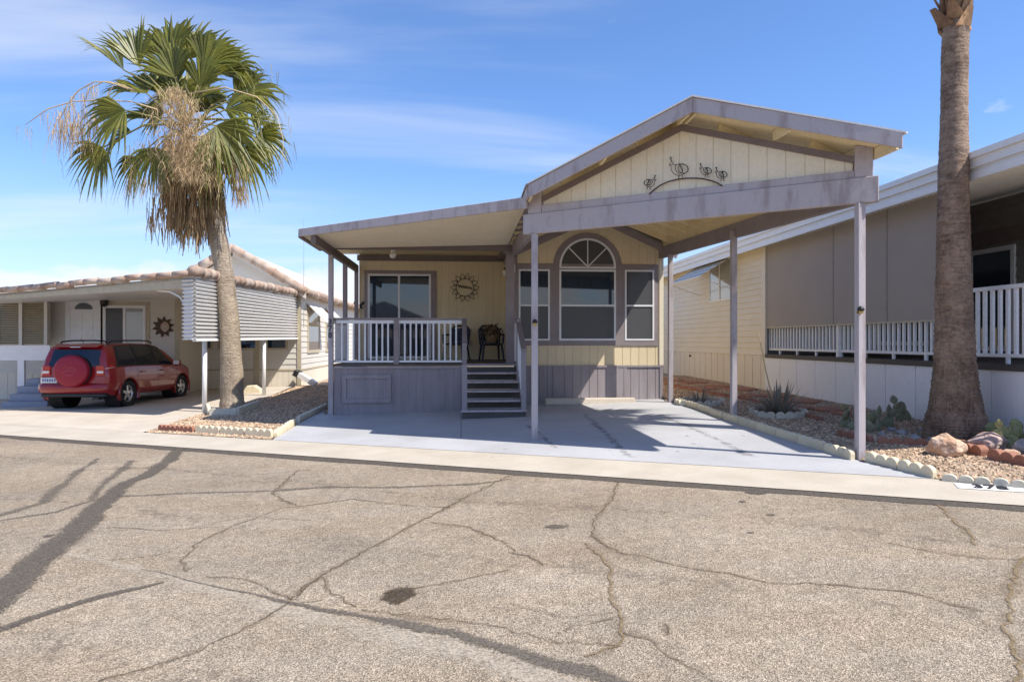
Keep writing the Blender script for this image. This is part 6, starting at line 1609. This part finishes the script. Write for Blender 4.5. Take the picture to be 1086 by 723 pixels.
rock(1084, 481, .12, .12, .12, 'rock_grey', 'grey rounded rock below the yellow green cactus', 21)
rock(771, 431, .12, .08, .1, 'rock_orange', 'small pale rock beside the middle carport post', 31)
for k, (px, py, s) in enumerate(((958, 462, .1), (970, 466, .08), (980, 460, .09), (946, 458, .08), (1030, 468, .09), (990, 468, .08), (935, 462, .07), (1024, 471, .07))):
    tag(rock(px, py, s, s * .7, s, 'rock_grey', 'grey cobble in the shade at the right palm foot', 40 + k), group='grey cobbles at the palm foot')
# flagstones
rg = random.Random(8)
for k, (px, py, rw) in enumerate(((735, 407, .5), (762, 411, .45), (785, 414, .5), (820, 421, .5), (850, 427, .45), (880, 436, .4), (905, 441, .4), (745, 414, .4), (800, 421, .35), (842, 434, .35), (716, 405, .4), (725, 412, .35))):
    c = onG(px, py); pts = [V(c.x + rw * rg.uniform(.7, 1.1) * math.cos(a), c.y + rw * 1.1 * rg.uniform(.7, 1.1) * math.sin(a), c.z + .015) for a in [6.283 * i / 8 + rg.uniform(-.2, .2) for i in range(8)]]
    f = thing('flagstone', c, 'flat red flagstone in the right bed along the cream skirt', 'flagstone', 'red flagstones in the right bed'); MB().prism(pts, V(0, 0, .045)).build('slab', 'flagstone', f, bevel=.008)
# agaves / yuccas
def spiky(c, n, L, mat, label, rg, w=.035, name='agave'):
    t_ = thing(name, c, label, 'plant'); m = MB()
    for i in range(n):
        a = rg.uniform(0, 6.28); el = rg.uniform(.35, 1.45); l = L * rg.uniform(.6, 1.1); d = V(math.cos(a) * math.cos(el), math.sin(a) * math.cos(el), math.sin(el)); s = V(-math.sin(a), math.cos(a), 0); nn = s.cross(d)
        k = len(m.v); b = c + V(math.cos(a), math.sin(a), 0) * .06
        for j in range(5):
            tt = j / 4; p = b + d * l * tt + V(0, 0, -.12 * l * tt * tt * (1.4 - el)); ww = w * (1 - tt) ** .6 * (1 if j else .8); m.v += [p - s * ww + nn * ww * .4, p, p + s * ww + nn * ww * .4]
        for j in range(4): q = k + 3 * j; m.f += [(q, q + 1, q + 4, q + 3), (q + 1, q + 2, q + 5, q + 4)]
    m.build('leaf_rosette', mat, t_); return t_
rg = random.Random(21)
ag = spiky(V(ca_.x, ca_.y, ca_.z + .02), 80, .68, 'agave', 'grey green spiky agave with tall dry stalk inside white ring', rg)
ORG[ag.name] = V(ca_.x, ca_.y, ca_.z + .02)
p0 = V(ca_.x - .05, ca_.y, ca_.z + .1); tp = onY(804, 350, ca_.y); MB().tube([p0, p0.lerp(tp, .5) + V(-.02, 0, 0), tp], [.016, .012, .006], 6).build('flower_stalk', 'dry_stalk', ag)
spiky(V(cb_.x, cb_.y, cb_.z + .02), 30, .42, 'agave', 'small brownish spiky plant inside the rear white ring', rg, .025, 'yucca')
# prickly pears
def prickly(px, py, n, size, mat, label, seed, spreadx=.5, first=None, tall=3):
    rg = random.Random(seed); c = onG(px, py); t_ = thing('prickly_pear', c, label, 'cactus')
    def pad(p, d, l, face):
        d = d.normalized(); s = d.cross(face).normalized(); f = s.cross(d).normalized(); m = MB(); N_ = 14; K = 7
        for j in range(K + 1):
            tt = j / K; ww = math.sin(math.pi * (tt ** .85)) ** .75 * l * .40 if 0 < tt < 1 else .004; thk = .16 * l * (math.sin(math.pi * min(1, max(0, tt))) ** .6 if 0 < tt < 1 else .02)
            for i in range(N_): a = 6.283 * i / N_; m.v.append(p + d * l * tt + s * math.cos(a) * ww + f * math.sin(a) * thk * .5)
        for j in range(K):
            for i in range(N_): m.f.append((j * N_ + i, j * N_ + (i + 1) % N_, (j + 1) * N_ + (i + 1) % N_, (j + 1) * N_ + i))
        m.build('pad', mat, t_, True); return p + d * l * .93, d
    for i in range(n):
        b = c + RT * rg.uniform(-1, 1) * spreadx + FW * rg.uniform(-.2, .3)
        b.z = gz(b.x, b.y) - .02; d = V(rg.uniform(-.5, .5), rg.uniform(-.5, .3), 1); fc = -FW + V(rg.uniform(-.8, .8), rg.uniform(-.3, .3), .1)
        p, dd = pad(b, d, size * rg.uniform(.8, 1.1), fc)
        for k in range(rg.randint(1, tall)):
            p2, d2 = pad(p - dd * rg.uniform(.0, .05), dd + V(rg.uniform(-.9, .9), rg.uniform(-.6, .4), rg.uniform(-.1, .4)), size * rg.uniform(.6, .95), -FW + V(rg.uniform(-.9, .9), 0, .1))
            if rg.random() < .25: pad(p2, d2 + V(rg.uniform(-.7, .7), 0, .2), size * .6, -FW + V(rg.uniform(-.7, .7), 0, 0))
    return t_
prickly(927, 457, 6, .26, 'cactus_blue', 'dark green prickly pear cactus behind the right front post', 4, .4, tall=2)
prickly(962, 449, 2, .26, 'cactus_blue', 'small dark prickly pear cactus left of the palm trunk', 6, .12, tall=1)
prickly(1070, 474, 8, .24, 'cactus_green', 'yellow green prickly pear cactus at the right photo edge', 15, .36, tall=2)
